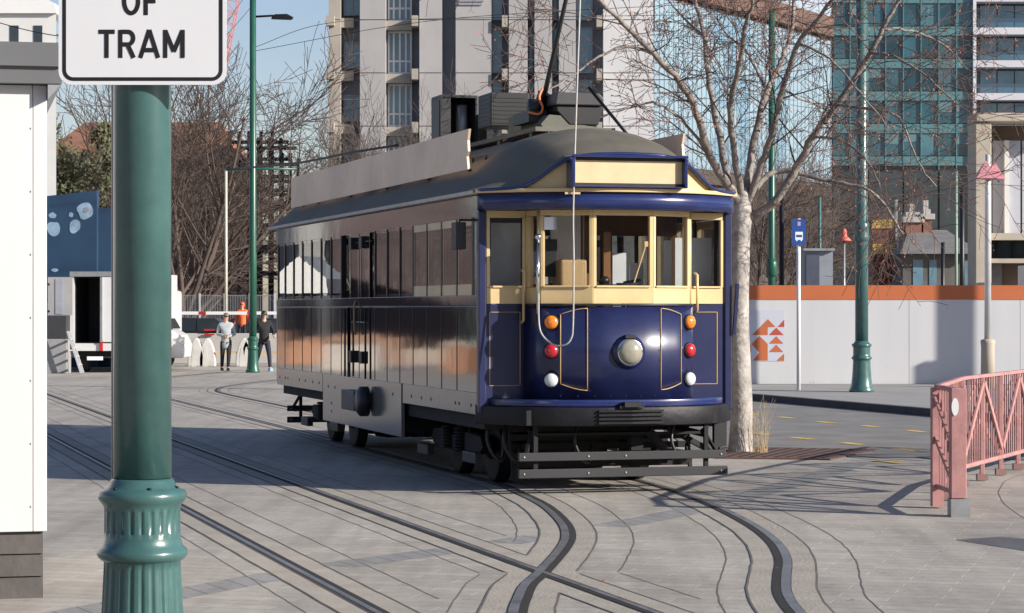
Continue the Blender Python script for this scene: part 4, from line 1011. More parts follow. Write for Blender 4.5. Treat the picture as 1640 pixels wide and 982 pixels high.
# grey case stacked under a dark one by the truck door, and a ladder
b = MB(); b.box(XA(70, YV - .5), XA(107, YV - .5), YV - .5, YV + .15, 0.0, ZA(543, YV - .5)); o = b.build('grey_case', mat('case_grey', (.27, .27, .27), .6), bevel=.01); tag(o, 'light grey case on the ground under a dark case by the truck', 'case')
b = MB(); b.box(XA(70, YV - .5), XA(106, YV - .5), YV - .48, YV + .13, ZA(543, YV - .5) + .003, ZA(506, YV - .5)); o = b.build('dark_case', mat('case_dark', (.035, .035, .038), .6), bevel=.01); tag(o, 'dark case standing on the light grey case by the truck', 'case')
ld = empty('step_ladder', (XA(118, YV - .8), YV - .8, 0), 0, 'small aluminium step ladder leaning at the open truck', 'ladder')
b = MB()
for dy in (0, .35): b.bar((-.17, dy, ZA(530, YV) + .0), (.2, dy, .02), .05)
b.build('rail', alu, ld)
for t in (.2, .4, .6, .8):
    b = MB(); b.box(-.17 + .37 * t - .05, -.17 + .37 * t + .05, .03, .32, ZA(530, YV) * (1 - t), ZA(530, YV) * (1 - t) + .03); b.build('tread', alu, ld)

def car_like(name, loc, rz, label, cat, prof, Wd, glass_polys, body_m, wheels, wr=.32, group=None):
    t = empty(name, loc, rz, label, cat, group)
    b = MB(); b.prism_xz(prof, -Wd/2, Wd/2); b.build('body', body_m, t, bevel=.05)
    for gp in glass_polys:
        for sgn in (-1, 1):
            b = MB(); y0, y1 = (-Wd/2 - .012, -Wd/2 - .004) if sgn < 0 else (Wd/2 + .004, Wd/2 + .012); b.prism_xz(gp, y0, y1); b.build('window', win_dark, t)
    for wx_ in wheels:
        for sgn in (-1, 1):
            b = MB(); b.lathe([(wr * .6, -.1), (wr * .95, -.1), (wr, -.07), (wr, .07), (wr * .95, .1), (wr * .6, .1)], (wx_, sgn * (Wd/2 - .09), wr), 20, 'y'); w = b.build('wheel', tyre_m, t)
            b = MB(); b.lathe([(wr * .58, -.06), (wr * .58, .06)], (wx_, sgn * (Wd/2 - .06), wr), 16, 'y'); b.build('rim', alu, w)
    return t
# white van, front end showing right of the big post
YX = 69.5; xr_ = XA(296, YX)
vn = car_like('white_van', (xr_ - 2.35, YX + .9, 0), 0, 'white van with sloping windscreen half hidden by the big green post', 'van',
    [(-2.3, .35), (2.3, .35), (2.32, .75), (2.2, 1.0), (1.95, 1.15), (1.55, 1.85), (1.45, 1.93), (-2.3, 1.95)], 1.8,
    [[(1.0, 1.15), (1.85, 1.15), (1.5, 1.75), (1.0, 1.78)]], van_white, (-1.5, 1.5))
b = MB(); b.prism_xz([(1.97, 1.17), (1.57, 1.86), (1.6, 1.88), (2.0, 1.19)], -.8, .8); b.build('windscreen', win_dark, vn)
b = MB(); b.box(2.2, 2.33, -.95, -.7, .75, .95); b.build('headlight', lens_white, vn)
b = MB(); b.box(1.75, 1.95, -1.12, -.93, 1.15, 1.38); b.build('mirror', white_paint, vn)
for i, (px, lab) in enumerate(((325, 'dark parked car behind the low concrete wall near the red and white boom'), (420, 'dark parked car behind the low wall, right of the street lamp'))):
    car_like('parked_car', (XA(px, 86), 86, 0), 0, lab, 'car', [(-2.1, .3), (2.1, .3), (2.12, .7), (1.9, .88), (1.1, .98), (.55, 1.42), (-.9, 1.45), (-1.6, 1.02), (-2.1, .95)], 1.7,
        [[(.95, .98), (.5, 1.36), (-.1, 1.38), (-.1, .98)], [(-.16, .98), (-.16, 1.38), (-.85, 1.38), (-1.35, 1.0)]], mat('car_dark', (.015, .018, .025), .25, coat=.6), (-1.3, 1.3), group='parked cars behind the wall')

# low wall, benches, fence, boom
YZ = 78.0
b = MB(); b.box(XA(270, YZ), XA(560, YZ), YZ, YZ + .35, 0, ZA(534, YZ)); o = b.build('low_wall', conc_wall, bevel=.02); tag(o, 'low pale concrete wall behind the white arched benches', 'wall')
def bench(px, label):
    Y = 74.2; t = empty('arch_bench', (XA(px, Y), Y, 0), 0, label, 'bench', 'benches with white arched ends')
    for s in (-1, 1):
        b = MB(); n = 12; prof = [(-.25, 0), (.25, 0)] + [(.25 * math.cos(R(a)) * (1 - .25 * math.sin(R(a))), .25 + .62 * math.sin(R(a))) for a in range(0, 181, 15)]
        b.prism_xz([(p[0] + s * .56, p[1]) for p in prof], -.14, .14); b.build('end', mat('bench_white', (.5, .49, .47), .7, noise=.15), t, bevel=.03)
        b = MB(); b.prism_xz([(p[0] * .3 + s * .56 - .06, p[1] * .7) for p in prof], -.146, -.1405); b.build('recess', mat('bench_recess', (.5, .49, .46), .7), t)
    b = MB()
    for j in range(3): b.box(-.31, .31, -.16 + j * .11, -.07 + j * .11, .40, .45)
    b.build('seat', timber_m, t); return t
b1 = bench(362, 'white arched bench with timber seat behind the person in the grey jacket')
for px, lab in ((285, 'white arched bench partly hidden by the van and big post'), (428, 'white arched bench partly hidden by the tram and green street lamp')):
    c = copy_tree(b1); c.location.x = XA(px, 74.2); c['label'] = lab
fn = empty('mesh_fence', (0, 0, 0), 0, 'grey wire mesh construction fence along the trees at left', 'fence'); YG = 90.0
for i, p_ in enumerate(range(240, 500, 40)):
    b = MB(); b.bar((XA(p_, YG), YG, 0), (XA(p_, YG), YG, ZA(470, YG)), .07); b.build('post', alu, fn)
    b = MB(); x0, x1 = XA(p_ + 1, YG), XA(p_ + 39, YG)
    for j in range(1, 14): b.bar((x0 + (x1 - x0) * j / 14, YG, .1), (x0 + (x1 - x0) * j / 14, YG, ZA(473, YG)), .014)
    for zz_ in (.1, .6, 1.1, 1.6, ZA(473, YG)): b.bar((x0, YG + .02, zz_), (x1, YG + .02, zz_), .022)
    b.build('mesh_panel', mesh_grey, fn)
bo = empty('boom_barrier', (XA(270, 81), 81, 0), 0, 'red and white boom barrier rail behind the low wall', 'barrier')
xs_ = [0] + [XA(p_, 81) - XA(270, 81) for p_ in (318, 330, 396, 404, 470)]
for i in range(5):
    b = MB(); b.box(xs_[i], xs_[i+1], -.04, .04, ZA(504, 81), ZA(499, 81)); b.build('boom', red_m if i in (1, 3) else white_paint, bo)
for p_ in (282, 400, 466):
    b = MB(); b.box(XA(p_, 81) - XA(270, 81) - .05, XA(p_, 81) - XA(270, 81) + .05, .05, .15, 0, ZA(498, 81)); b.build('post', dark_metal, bo)
b = MB(); b.box(XA(327, 77.9), XA(343, 77.9), 77.9, 77.96, ZA(530, 78), ZA(527, 78)); b.box(XA(327, 77.9), XA(343, 77.9), 77.9, 77.96, ZA(537, 78), ZA(534.5, 78)); o = b.build('red_reflector', red_m); tag(o, 'pair of red reflector strips on the low concrete wall', 'reflector')

def skin_body(name, joints, edges, m, parent, root=0, sub=1):
    me = bpy.data.meshes.new(name); me.from_pydata([j[0] for j in joints], edges, []); me.update()
    o = bpy.data.objects.new(name, me); col.objects.link(o); me.materials.append(m)
    if parent: o.parent = parent
    md = o.modifiers.new('skin', 'SKIN'); md.use_smooth_shade = True
    if not me.skin_vertices: return o
    for i, j in enumerate(joints):
        sv = me.skin_vertices[0].data[i]; r = j[1]; sv.radius = r if isinstance(r, tuple) else (r, r); sv.use_root = (i == root)
    s = o.modifiers.new('sub', 'SUBSURF'); s.levels = sub; s.render_levels = sub
    return o
def person(loc, rz, h, label, jacket_m, legs_m, hair, pose, coat=False, bag=False, group='people walking across the square'):
    t = empty('person', loc, rz, label, 'person', group); k = h / 1.7
    V = lambda x, y, z: (x * k, y * k, z * k)
    fl, fr, hl_, hr_ = pose['footL'], pose['footR'], pose['handL'], pose['handR']
    el = pose.get('elL', (-.27, .03, 1.1)); er = pose.get('elR', (.27, .03, 1.1))
    kl = ((-.1 + fl[0]) / 2, (fl[1]) / 2 - .05, .48); kr = ((.1 + fr[0]) / 2, fr[1] / 2 - .05, .48)
    J = [(V(0, 0, .93), .1*k), (V(0, 0, 1.12), .09*k), (V(0, 0, 1.33), (.12*k, .085*k)), (V(0, 0, 1.44), .06*k), (V(0, -.01, 1.52), .05*k), (V(0, -.02, 1.6), (.078*k, .09*k)), (V(0, -.015, 1.67), (.066*k, .08*k)),
         (V(-.17, 0, 1.38), .055*k), (V(*el), .042*k), (V(*hl_), .03*k), (V(.17, 0, 1.38), .055*k), (V(*er), .042*k), (V(*hr_), .03*k),
         (V(-.09, 0, .86), .085*k), (V(*kl), .056*k), (V(fl[0], fl[1], .08), .038*k), (V(fl[0], fl[1] - .14, .03), .034*k),
         (V(.09, 0, .86), .085*k), (V(*kr), .056*k), (V(fr[0], fr[1], .08), .038*k), (V(fr[0], fr[1] - .14, .03), .034*k)]
    E = [(0,1),(1,2),(2,3),(3,4),(4,5),(5,6),(2,7),(7,8),(8,9),(2,10),(10,11),(11,12),(0,13),(13,14),(14,15),(15,16),(0,17),(17,18),(18,19),(19,20)]
    for side, hp, ep in ((0, hl_, el), (1, hr_, er)):           # five fingers on each hand
        d = (Vector(hp) - Vector(ep)).normalized(); a = d.cross(Vector((0, 1, 0))).normalized() if abs(d.y) < .95 else Vector((1, 0, 0)); w = 9 if side == 0 else 12
        for f in range(4):
            p1 = Vector(hp) + d * .07 + a * (.024 * (f - 1.5)); p2 = p1 + d * (.05 + .01 * (1 - abs(f - 1.5))) + Vector((0, -.02, 0))
            i0 = len(J); J += [(V(*p1), .012*k), (V(*p2), .008*k)]; E += [(w, i0), (i0, i0 + 1)]
        p1 = Vector(hp) + a * .045 + d * .03; i0 = len(J); J += [(V(*p1), .012*k)]; E += [(w, i0)]
    skin_body('body', J, E, skin_m, t)
    g = 1.22
    top = [(V(0, 0, .74 if not coat else .62), (.17*k, .14*k)), (V(0, 0, .95), (.165*k, .135*k)), (V(0, 0, 1.13), (.155*k, .13*k)), (V(0, 0, 1.34), (.175*k, .13*k)), (V(0, -.0, 1.5), .078*k),
           (V(-.18, 0, 1.385), .07*k), (V(*el), .056*k), (V(*(Vector(el).lerp(Vector(hl_), .86))), .042*k), (V(.18, 0, 1.385), .07*k), (V(*er), .056*k), (V(*(Vector(er).lerp(Vector(hr_), .86))), .042*k)]
    skin_body('jacket', top, [(0,1),(1,2),(2,3),(3,4),(3,5),(5,6),(6,7),(3,8),(8,9),(9,10)], jacket_m, t)
    lg = [(V(0, 0, .95), (.13*k, .11*k)), (V(-.09, 0, .85), .1*k), (V(*kl), .07*k), (V(fl[0], fl[1], .1), .052*k), (V(.09, 0, .85), .1*k), (V(*kr), .07*k), (V(fr[0], fr[1], .1), .052*k)]
    skin_body('trousers', lg, [(0,1),(1,2),(2,3),(0,4),(4,5),(5,6)], legs_m, t)
    for f in (fl, fr):
        b = MB(); b.prism_xz([(-.05, 0), (.05, 0), (.05, .06), (.03, .1), (-.03, .1), (-.05, .06)], -.16, .07)
        s_ = b.build('shoe', pose.get('shoe', black_m), t, bevel=.015); s_.location = V(f[0], f[1], .002); s_.scale = (k, k, k)
    b = MB(); b.lathe([(0.0, .115), (.05, .105), (.085, .06), (.094, 0), (.088, -.05), (.07, -.1)], (0, .018, 1.635), 16); hp_ = b.build('hair', hair, t); hp_.scale = (k, k, k)
    b = MB(); b.box(-.07, .07, -.122, -.106, 1.615, 1.65); gg = b.build('sunglasses', black_m, t); gg.scale = (k, k, k)
    b = MB(); b.prism_yz([(-.1, 1.58), (-.128, 1.585), (-.1, 1.63)], -.015, .015); b.box(-.03, .03, -.108, -.1, 1.545, 1.555); nn_ = b.build('face', skin_m, t); nn_.scale = (k, k, k)
    return t
pw = G(362, 594)
person((pw.x, pw.y, 0), R(8), 1.6, 'person in a pale grey jacket and black trousers holding something small in both hands', cloth_grey, cloth_black, hair_blond,
       dict(footL=(-.12, .1, 0), footR=(.06, -.12, 0), handL=(-.04, -.24, 1.05), handR=(.05, -.24, 1.03), elL=(-.26, .02, 1.1), elR=(.27, .02, 1.1)), coat=True)
pm = G(423, 594.5)
pmn = person((pm.x, pm.y, 0), R(20), 1.66, 'person in black top and dark trousers striding beside the green lamp post', cloth_black, cloth_navy, hair_m,
       dict(footL=(-.2, .28, 0), footR=(.12, -.22, 0), handL=(-.24, .18, .92), handR=(.2, -.26, 1.02), elL=(-.27, .1, 1.12), elR=(.29, -.0, 1.1), shoe=mat('shoe_pale', (.25, .4, .5), .6)))
b = MB(); b.lathe([(.03, 0), (.035, .08), (.02, .09)], (.22, -.31, .93), 10); o = b.build('drink_bottle', grey_steel, loc=(0, 0, 0)); o.location = (pm.x, pm.y, 0); o.rotation_euler = (0, 0, R(20)); tag(o, 'small bottle in the hand of the striding person in black', 'bottle')
b = MB(); b.box(-.6, .6, -.4, .4, 0, .45); o = b.build('work_platform', grey_steel); o.location = (XA(388, 83), 83, 0); tag(o, 'low grey work platform behind the low concrete wall', 'platform')
person((XA(388, 83), 83, .45), R(-10), 1.5, 'worker in bright orange jacket standing behind the red and white boom', hi_vis, cloth_navy, hi_vis,
       dict(footL=(-.12, .0, 0), footR=(.12, 0, 0), handL=(-.3, -.05, .85), handR=(.3, -.05, .85)), group='people behind the wall')

# ------------------------------------------------------------------ the tram (local x across, y back along the car, z up)
TH = math.atan2(.274, .962)
tram = empty('tram', (.913, 23.5, 0), TH, 'old blue and cream tram with a metal roof board in the middle of the square', 'tram')
HWD, LEN = 1.27, 10.6
Z_VAL, Z_SILL, Z_BELT, Z_W0, Z_W1, Z_GUT = .74, .95, 1.78, 1.88, 2.63, 2.86
def vf(u): return -.62 * max(0, 1 - (abs(u) / 1.31) ** 2.6)              # plan of the front roof edge
VD = [(0, -.58), (.2, -.57), (.36, -.535), (.5, -.485), (.6, -.44), (.7, -.37), (.77, -.3), (.81, -.2), (.825, -.1), (.83, -.03)]
_vs = smooth_line([(-.36, -.535), (-.2, -.57)] + VD, 8); VDS = sorted([(p.x, p.y) for p in _vs if p.x >= -1e-6])
def vd(u): return lerp_table(VDS, abs(u))
def plan(fn, u0, u1, n, dv=0): return [(u0 + (u1 - u0) * i / n, fn(u0 + (u1 - u0) * i / n) + dv) for i in range(n + 1)]

# sides: panels, valance, window posts, letterboard, for both flanks
PITCH = .6125; NB = 17; DOOR = (8, 9)
for sgn in (-1, 1):
    def bx(b, v0, v1, z0, z1, o0=0.0, o1=.05):           # o: distance in from the outer skin
        b.box(sgn * (HWD - o0), sgn * (HWD - o1), v0, v1, z0, z1)
    b = MB()
    bx(b, .06, 4.88, Z_SILL, Z_BELT); bx(b, 6.02, LEN, Z_SILL, Z_BELT)
    b.build('side_panel', side_m, tram)
    b = MB(); bx(b, .06, LEN, Z_BELT + .002, Z_W0, -.012, .05); bx(b, .06, LEN, 1.765, 1.777, -.006, -.001); b.build('belt_rail', side_m, tram, bevel=.004)
    b = MB(); bx(b, .06, LEN, Z_W1 + .002, Z_GUT - .02, 0, .06); b.build('letterboard', side_m, tram)
    b = MB()
    for i in range(NB + 1):
        v = .24 + PITCH * i
        if v > LEN - .05: v = LEN - .06
        if 4.9 < v < 6.0: continue
        w = .04 if i in (0, 4, 8) else .024
        b = MB(); bx(b, v - w, v + w, Z_W0 + .002, Z_W1, -.004, .06); b.build('window_post', black_m, tram)
    b = MB(); bx(b, .06, .19, Z_W0 + .002, Z_W1, 0, .06); b.build('window_post', side_m, tram)
    b = MB()
    for i in range(1, NB):
        v = .24 + PITCH * i
        if 4.9 < v < 6.0: continue
        bx(b, v - .006, v + .006, Z_SILL + .002, Z_BELT - .02, -.004, -.0005)
    b.build('panel_bead', black_m, tram)
    b = MB(); bx(b, .02, 3.15, Z_VAL, Z_SILL - .003, -.004, .03); bx(b, 7.48, LEN, Z_VAL - .02, Z_SILL - .003, -.004, .03)
    bx(b, 3.2, 7.43, .37, Z_SILL - .003, -.009, .03); b.build('valance', valance_m, tram, bevel=.003)
    spots = [(v, Z_VAL + .085, .004) for v in (.12, .3, .75, .9, 1.9, 2.3, 2.75, 7.7, 8.1, 8.6, 9.0, 9.8, 10.0, 10.4)] + [(v, q, .009) for v, q in ((3.6, .82), (4.6, .8), (6.7, .8), (6.9, .6), (7.1, .8), (6.9, .5))]
    for v, q, o0 in spots if sgn < 0 else ():
        b = MB(); bx(b, v - .018, v + .018, q - .016, q + .016, -o0 - .003, -o0 + .001); b.build('bolt', black_m, tram)
    # windows: each a frame with its own pane
    for i in range(NB):
        v0, v1 = .24 + PITCH * i + .05, min(.24 + PITCH * (i + 1) - .05, LEN - .1)
        if v1 > 4.9 and v0 < 6.0: continue
        fm = mat('frame_tan', (.74, .56, .34), .6, noise=.1) if i < 4 else side_m
        f = MB(); t0 = .11 if i < 4 else .035
        oa = -.001 if i < 4 else .003; ob = .004 if i < 4 else .011
        bx(f, v0 - .018, v1 + .018, Z_W0 + .003, Z_W0 + t0, oa, .045); bx(f, v0 - .018, v1 + .018, Z_W1 - (.075 if i < 4 else .03), Z_W1 - .001, oa, .045)
        bx(f, v0 - .018, v0 + .004, Z_W0 + t0 + .001, Z_W1 - .076, ob, .045); bx(f, v1 - .004, v1 + .018, Z_W0 + t0 + .001, Z_W1 - .076, ob, .045)
        w = f.build('window', fm, tram)
        g = MB(); bx(g, v0 + .005, v1 - .005, Z_W0 + t0 + .001, Z_W1 - (.0755 if i < 4 else .031), .006, .009); g.build('pane', tram_glass_side, w)
    # double door
    for dv0, dv1 in ((4.9, 5.43), (5.47, 6.0)):
        b = MB(); bx(b, dv0, dv1, .5, 1.6, .02, .06); bx(b, dv0, dv1, Z_W1 - .1, Z_W1 - .002, .02, .06)
        bx(b, dv0, dv0 + .07, 1.602, Z_W1 - .102, .02, .06); bx(b, dv1 - .07, dv1, 1.602, Z_W1 - .102, .02, .06); d_ = b.build('door', side_m, tram, bevel=.004)
        g = MB(); bx(g, dv0 + .071, dv1 - .071, 1.603, Z_W1 - .103, .024, .027); g.build('pane', tram_glass_side, d_)
        for zz_ in (1.12, 2.45):
            h = MB(); bx(h, dv0 + .2, dv0 + .34, zz_, zz_ + .14, -.03, .019); h.build('hinge_box', black_m, d_)
    b = MB(); b.tube([(sgn * (HWD + .02), 5.45, 1.45), (sgn * (HWD + .04), 5.45, 1.5), (sgn * (HWD + .04), 5.45, 1.8), (sgn * (HWD + .02), 5.45, 1.85)], .012, 8); b.build('grab_handle', gold_line, tram)
    b = MB()
    for vv in (4.89, 6.01): b.tube([(sgn * (HWD + .03), vv, .95), (sgn * (HWD + .03), vv, 1.75)], .012, 6)
    b.build('door_rail', black_m, tram)
    # gutter along the side and the metal roof board on brackets
    b = MB(); bx(b, .0, LEN + .4, Z_GUT - .018, Z_GUT + .02, -.07, .03); b.build('gutter', gutter_side, tram, bevel=.006)
    b = MB(); b.prism_yz([(.94, 3.13), (.98, 3.26), (.93, 3.31), (.95, 3.42), (.9, 3.53), (10.3, 3.53), (10.3, 3.12)], sgn * 1.125 - .012, sgn * 1.125 + .012)
    rb = b.build('roof_board', board_m, tram, fix=True)
    b = MB()
    for v in (1.3, 3, 5, 7, 9, 10): b.bar((sgn * 1.105, v, 3.2), (sgn * .95, v, 3.1), .03); 
    b.build('bracket', dark_metal, rb)

# roof skin
PR = [(0, 1), (.15, .985), (.3, .93), (.45, .83), (.6, .66), (.72, .46), (.82, .28), (.9, .14), (.96, .05), (1, 0)]
def prof(u): return 2.885 + .65 * lerp_table(PR, min(1, abs(u) / 1.33))
HA = [(0, 3.215), (.3, 3.208), (.5, 3.185), (.57, 3.165), (.63, 3.13), (.69, 3.088), (.75, 3.042), (.82, 2.985), (.88, 2.945), (.94, 2.915), (1.02, 2.897), (1.12, 2.89), (1.33, 2.885)]
def harch(u): return (lerp_table(HA, abs(u) - .02) + lerp_table(HA, abs(u)) + lerp_table(HA, abs(u) + .02)) / 3
def roofz(u, v):
    f = vf(u); t = max(0, min(1, (v - f) / 1.25)); r = max(0, min(1, (LEN + .5 - v) / 1.2))
    z = harch(u) + (max(prof(u), harch(u)) - harch(u)) * math.sin(t * math.pi / 2) if t < 1 else prof(u)
    if t < 1 and prof(u) < harch(u): z = harch(u) + (prof(u) - harch(u)) * sstep(t)
    return min(z, 2.885 + .65 * r ** .5 + .0)
b = MB()
def rfn(i, j):
    u = -1.335 + 2.67 * i; s = j
    v0 = vf(u) - .03; v = v0 + (LEN + .5 - v0) * (s ** 1.7)
    return (u, v, roofz(u, v))
b.grid(rfn, 61, 60); rf_ = b.build('roof', roof_m, tram)
so_ = rf_.modifiers.new('thick', 'SOLIDIFY'); so_.thickness = .025; so_.offset = -1
# cream fascia under the roof edge, blue trim, destination box
b = MB(); N = 60; P = plan(lambda u: vf(u) + .015, -1.29, 1.29, N)
for i in range(N):
    (a0, c0), (a1, c1) = P[i], P[i+1]
    b.add([(a0, c0, 2.875), (a1, c1, 2.875), (a1, c1, harch(a1) - .012), (a0, c0, harch(a0) - .012)], [(0, 1, 2, 3)])
b.build('fascia', cream_m, tram)
b = MB(); b.tube([(u, vf(u) - .035, harch(u) - .008) for u in [-1.3 + 2.6 * i / 70 for i in range(71)]], .019, 8); b.build('roof_trim', blue_trim, tram)
b = MB(); P = plan(vf, -1.33, 1.33, 50, -.05); b.strip(P, 2.848, 2.884, .09, True); b.build('gutter', cream_m, tram, bevel=.004)
b = MB(); P = plan(vf, -1.3, 1.3, 50, -.015); b.strip(P, 2.69, 2.846, .06, True); b.build('front_band', blue_trim, tram)
db = MB(); y0 = -.69
db.box(-.575, .575, y0 - .04, -.45, 3.168, 3.192); db.box(-.572, -.54, y0 - .03, -.45, 2.887, 3.165); db.box(.54, .572, y0 - .03, -.45, 2.887, 3.165); db.box(-.538, .538, y0 - .02, -.45, 2.887, 2.9)
d_ = db.build('destination_box', blue_trim, tram, bevel=.006)
b = MB(); b.box(-.537, .537, -.655, -.64, 2.93, 3.14); b.build('blind', cream_hi, d_)
b = MB(); b.box(-.538, .538, -.66, -.64, 3.141, 3.166); b.box(-.538, .538, -.655, -.64, 2.902, 2.928); b.build('recess_shade', black_m, d_)  # black strips paint the shade above and below the blind

# front window band, facet by facet
FP = [(-1.205, 0.0), (-.82, -.03), (-.75, -.28), (-.3, -.5), (.3, -.5), (.75, -.28), (.82, -.03), (1.205, 0.0)]
def facet(b, p, q, s0, s1, z0, z1, d0, d1):           # a box on a facet: s along it 0..1 or metres, d inward depth
    p = Vector(p); q = Vector(q); L = (q - p).length; t = (q - p) / L; n = Vector((-t.y, t.x))
    c = [p + t * s0 + n * d0, p + t * s1 + n * d0, p + t * s1 + n * d1, p + t * s0 + n * d1]
    b.add([(v.x, v.y, z0) for v in c] + [(v.x, v.y, z1) for v in c], [(0,3,2,1),(4,5,6,7),(0,1,5,4),(1,2,6,5),(2,3,7,6),(3,0,4,7)])
for i in range(7):
    p, q = FP[i], FP[i+1]; L = (Vector(q) - Vector(p)).length
    side = i in (0, 6); ret = i in (1, 5)
    pw_ = .035 if not ret else .05
    b = MB(); zt_ = 2.69; zb_ = 1.80
    facet(b, p, q, .002, L - .002, zb_, 1.955, 0.0, .05)                  # sill panel
    facet(b, p, q, .002, L - .002, 2.635 if not side else 2.62, zt_ - .002, 0.0, .05)
    facet(b, p, q, .002, pw_, 1.957, 2.633 if not side else 2.618, -.004, .054); facet(b, p, q, L - pw_, L - .002, 1.957, 2.633 if not side else 2.618, -.004, .054)
    if not ret: facet(b, p, q, .03, L - .03, 1.953, 1.972, -.018, -.001)
    w = b.build('window', cream_m, tram, bevel=.004)
    g = MB(); facet(g, p, q, pw_, L - pw_, 1.956, 2.634, .024, .029); g.build('pane', tram_glass, w)
    if side:
        f = MB(); m_ = .012
        facet(f, p, q, pw_, pw_ + m_, 1.957, 2.618, .005, .022); facet(f, p, q, L - pw_ - m_, L - pw_, 1.957, 2.618, .005, .022); f.build('bead', black_m, w)
b = MB(); 
for p in FP[1:-1]: b.lathe([(.026, 1.8), (.026, 2.689)], (p[0], p[1] + .03, 0), 12)
b.build('corner_bead', cream_m, tram)
for s in (-1, 1):
    b = MB(); b.box(s * 1.207, s * 1.285, -.02, .07, .76, 2.686); b.build('corner_post', blue_m, tram, bevel=.012)
    # flat corner panel beside the dash, with its gold line
    b = MB(); x0, x1 = sorted((s * 1.205, s * .8)); b.box(x0, x1, .0, .05, .8, 1.797); cp = b.build('corner_panel', blue_m, tram)
    b = MB(); xa, xb = x0 + .035, x1 - .07
    for (p, q) in (((xa, 1.02), (xb, 1.02)), ((xb, 1.02), (xb, 1.72)), ((xb, 1.72), (xa, 1.72)), ((xa, 1.72), (xa, 1.02))): b.bar((p[0], -.002, p[1]), (q[0], -.002, q[1]), .008, .006)
    b.build('pinstripe', gold_line, cp)
# rounded blue dash
P = plan(vd, -.83, .83, 80); b = MB(); b.strip(P, .9, 1.775, .05, True); dash = b.build('dash', blue_m, tram)
b = MB(); P2 = plan(vd, -.835, .835, 80, -.012); b.strip(P2, 1.777, 1.798, .07, True); b.build('dash_cap', black_m, dash)
def on(u, z, o=.004): 
    e = .01; t = Vector((2 * e, vd(u + e) - vd(u - e))).normalized(); n = Vector((t.y, -t.x)); return Vector((u + n.x * o, vd(u) + n.y * o, z))
for s in (-1, 1):
    b = MB()
    for (u0, z0, u1, z1) in ((.365, 1.755, .6, 1.70), (.365, .985, .6, 1.045)):
        b.tube([on(s * (u0 + (u1 - u0) * i / 10), z0 + (z1 - z0) * (1 - math.cos(math.pi * i / 20))) for i in range(11)], .0055, 5)
    b.tube([on(s * .365, .985 + .77 * i / 4) for i in range(5)], .0055, 5); b.tube([on(s * .6, 1.045 + .655 * i / 4) for i in range(5)], .0055, 5)
    b.build('pinstripe', gold_line, dash)
b = MB()
for s in (-1, 1):
    for i in range(9): b.lathe([(0, -.006), (.006, -.004), (.007, .0)], on(s * .345, .98 + i * .095, .0), 6, 'y')
for i in range(9): b.lathe([(0, -.006), (.006, -.004), (.007, .0)], on(-.6 + .15 * i, .93, .0), 6, 'y')
b.build('rivets', blue_trim, dash)
def lamp(u, z, r, lens, name, depth=.06):
    p = on(u, z, 0); e = .02; t = Vector((2 * e, vd(u + e) - vd(u - e))).normalized(); ang = math.atan2(t.y, t.x)
    b = MB(); b.lathe([(r * 1.12, .02), (r * 1.15, -depth * .4), (r * 1.05, -depth * .55), (r * .9, -depth * .55)], (0, 0, 0), 24, 'y'); o = b.build(name, chrome if name == 'headlight' else dark_metal, tram)
    o.location = p; o.rotation_euler = (0, 0, ang * .6)
    b = MB(); n = 7; b.lathe([(r * .99 * math.cos(R(90 * i / n)), -depth * .5 - depth * .75 * math.sin(R(90 * i / n))) for i in range(n)] + [(0.001, -depth * 1.25)], (0, 0, 0), 24, 'y'); b.build('lens', lens, o)
    return o
hd = lamp(0.03, 1.345, .118, lens_clear, 'headlight', .085)
b = MB(); b.lathe([(.165, .0), (.16, -.015), (.138, -.03), (.134, -.045)], (0, 0, 0), 32, 'y'); b.build('housing', blue_m, hd)
b = MB(); b.box(-.05, .05, -.06, -.01, .13, .16); b.build('clip', black_m, hd)
for s in (-1, 1):
    for z, l in ((1.625, lens_orange), (1.355, lens_red), (1.08, lens_white)): lamp(s * .7 if s > 0 else -.675, z, .066, l, 'indicator_lamp', .055)
# blue ledge, black bumper with ridges
VB = [(0, -.74), (.35, -.72), (.7, -.62), (.95, -.46), (1.15, -.2), (1.3, .06)]
vb = lambda u: lerp_table(VB, abs(u))
P = smooth_line([(u, vb(u)) for u in (-1.3, -1.15, -.95, -.7, -.35, 0, .35, .7, .95, 1.15, 1.3)], 5)
b = MB(); b.strip(P, .655, .832, .14, True); bump = b.build('bumper', dark_metal, tram, bevel=.01)
b = MB()
for k in range(4): b.strip(plan(lambda u: vb(u) - .03, -.32, .32, 8), .675 + k * .037, .695 + k * .037, .03)
b.build('ridges', dark_metal, bump)
P = smooth_line([(u, vb(u) + .045) for u in (-1.12, -.95, -.7, -.35, 0, .35, .7, .95, 1.12)], 5)
b = MB(); b.strip(P, .834, .9, .1, True); b.build('ledge', blue_trim, tram, bevel=.008)
# apron closing the gap between ledge and dash
b = MB(); b.prism([(-1.2, .04), (-1.1, -.2), (-.9, -.43), (-.65, -.58), (0, -.69), (.65, -.58), (.9, -.43), (1.1, -.2), (1.2, .04)], .84, .893); b.build('apron', blue_m, tram)
b = MB(); b.box(-.08, .08, -.80, -.71, .835, .88); b.box(-.12, .12, -.775, -.71, .82, .845); b.build('coupling', black_m, tram)
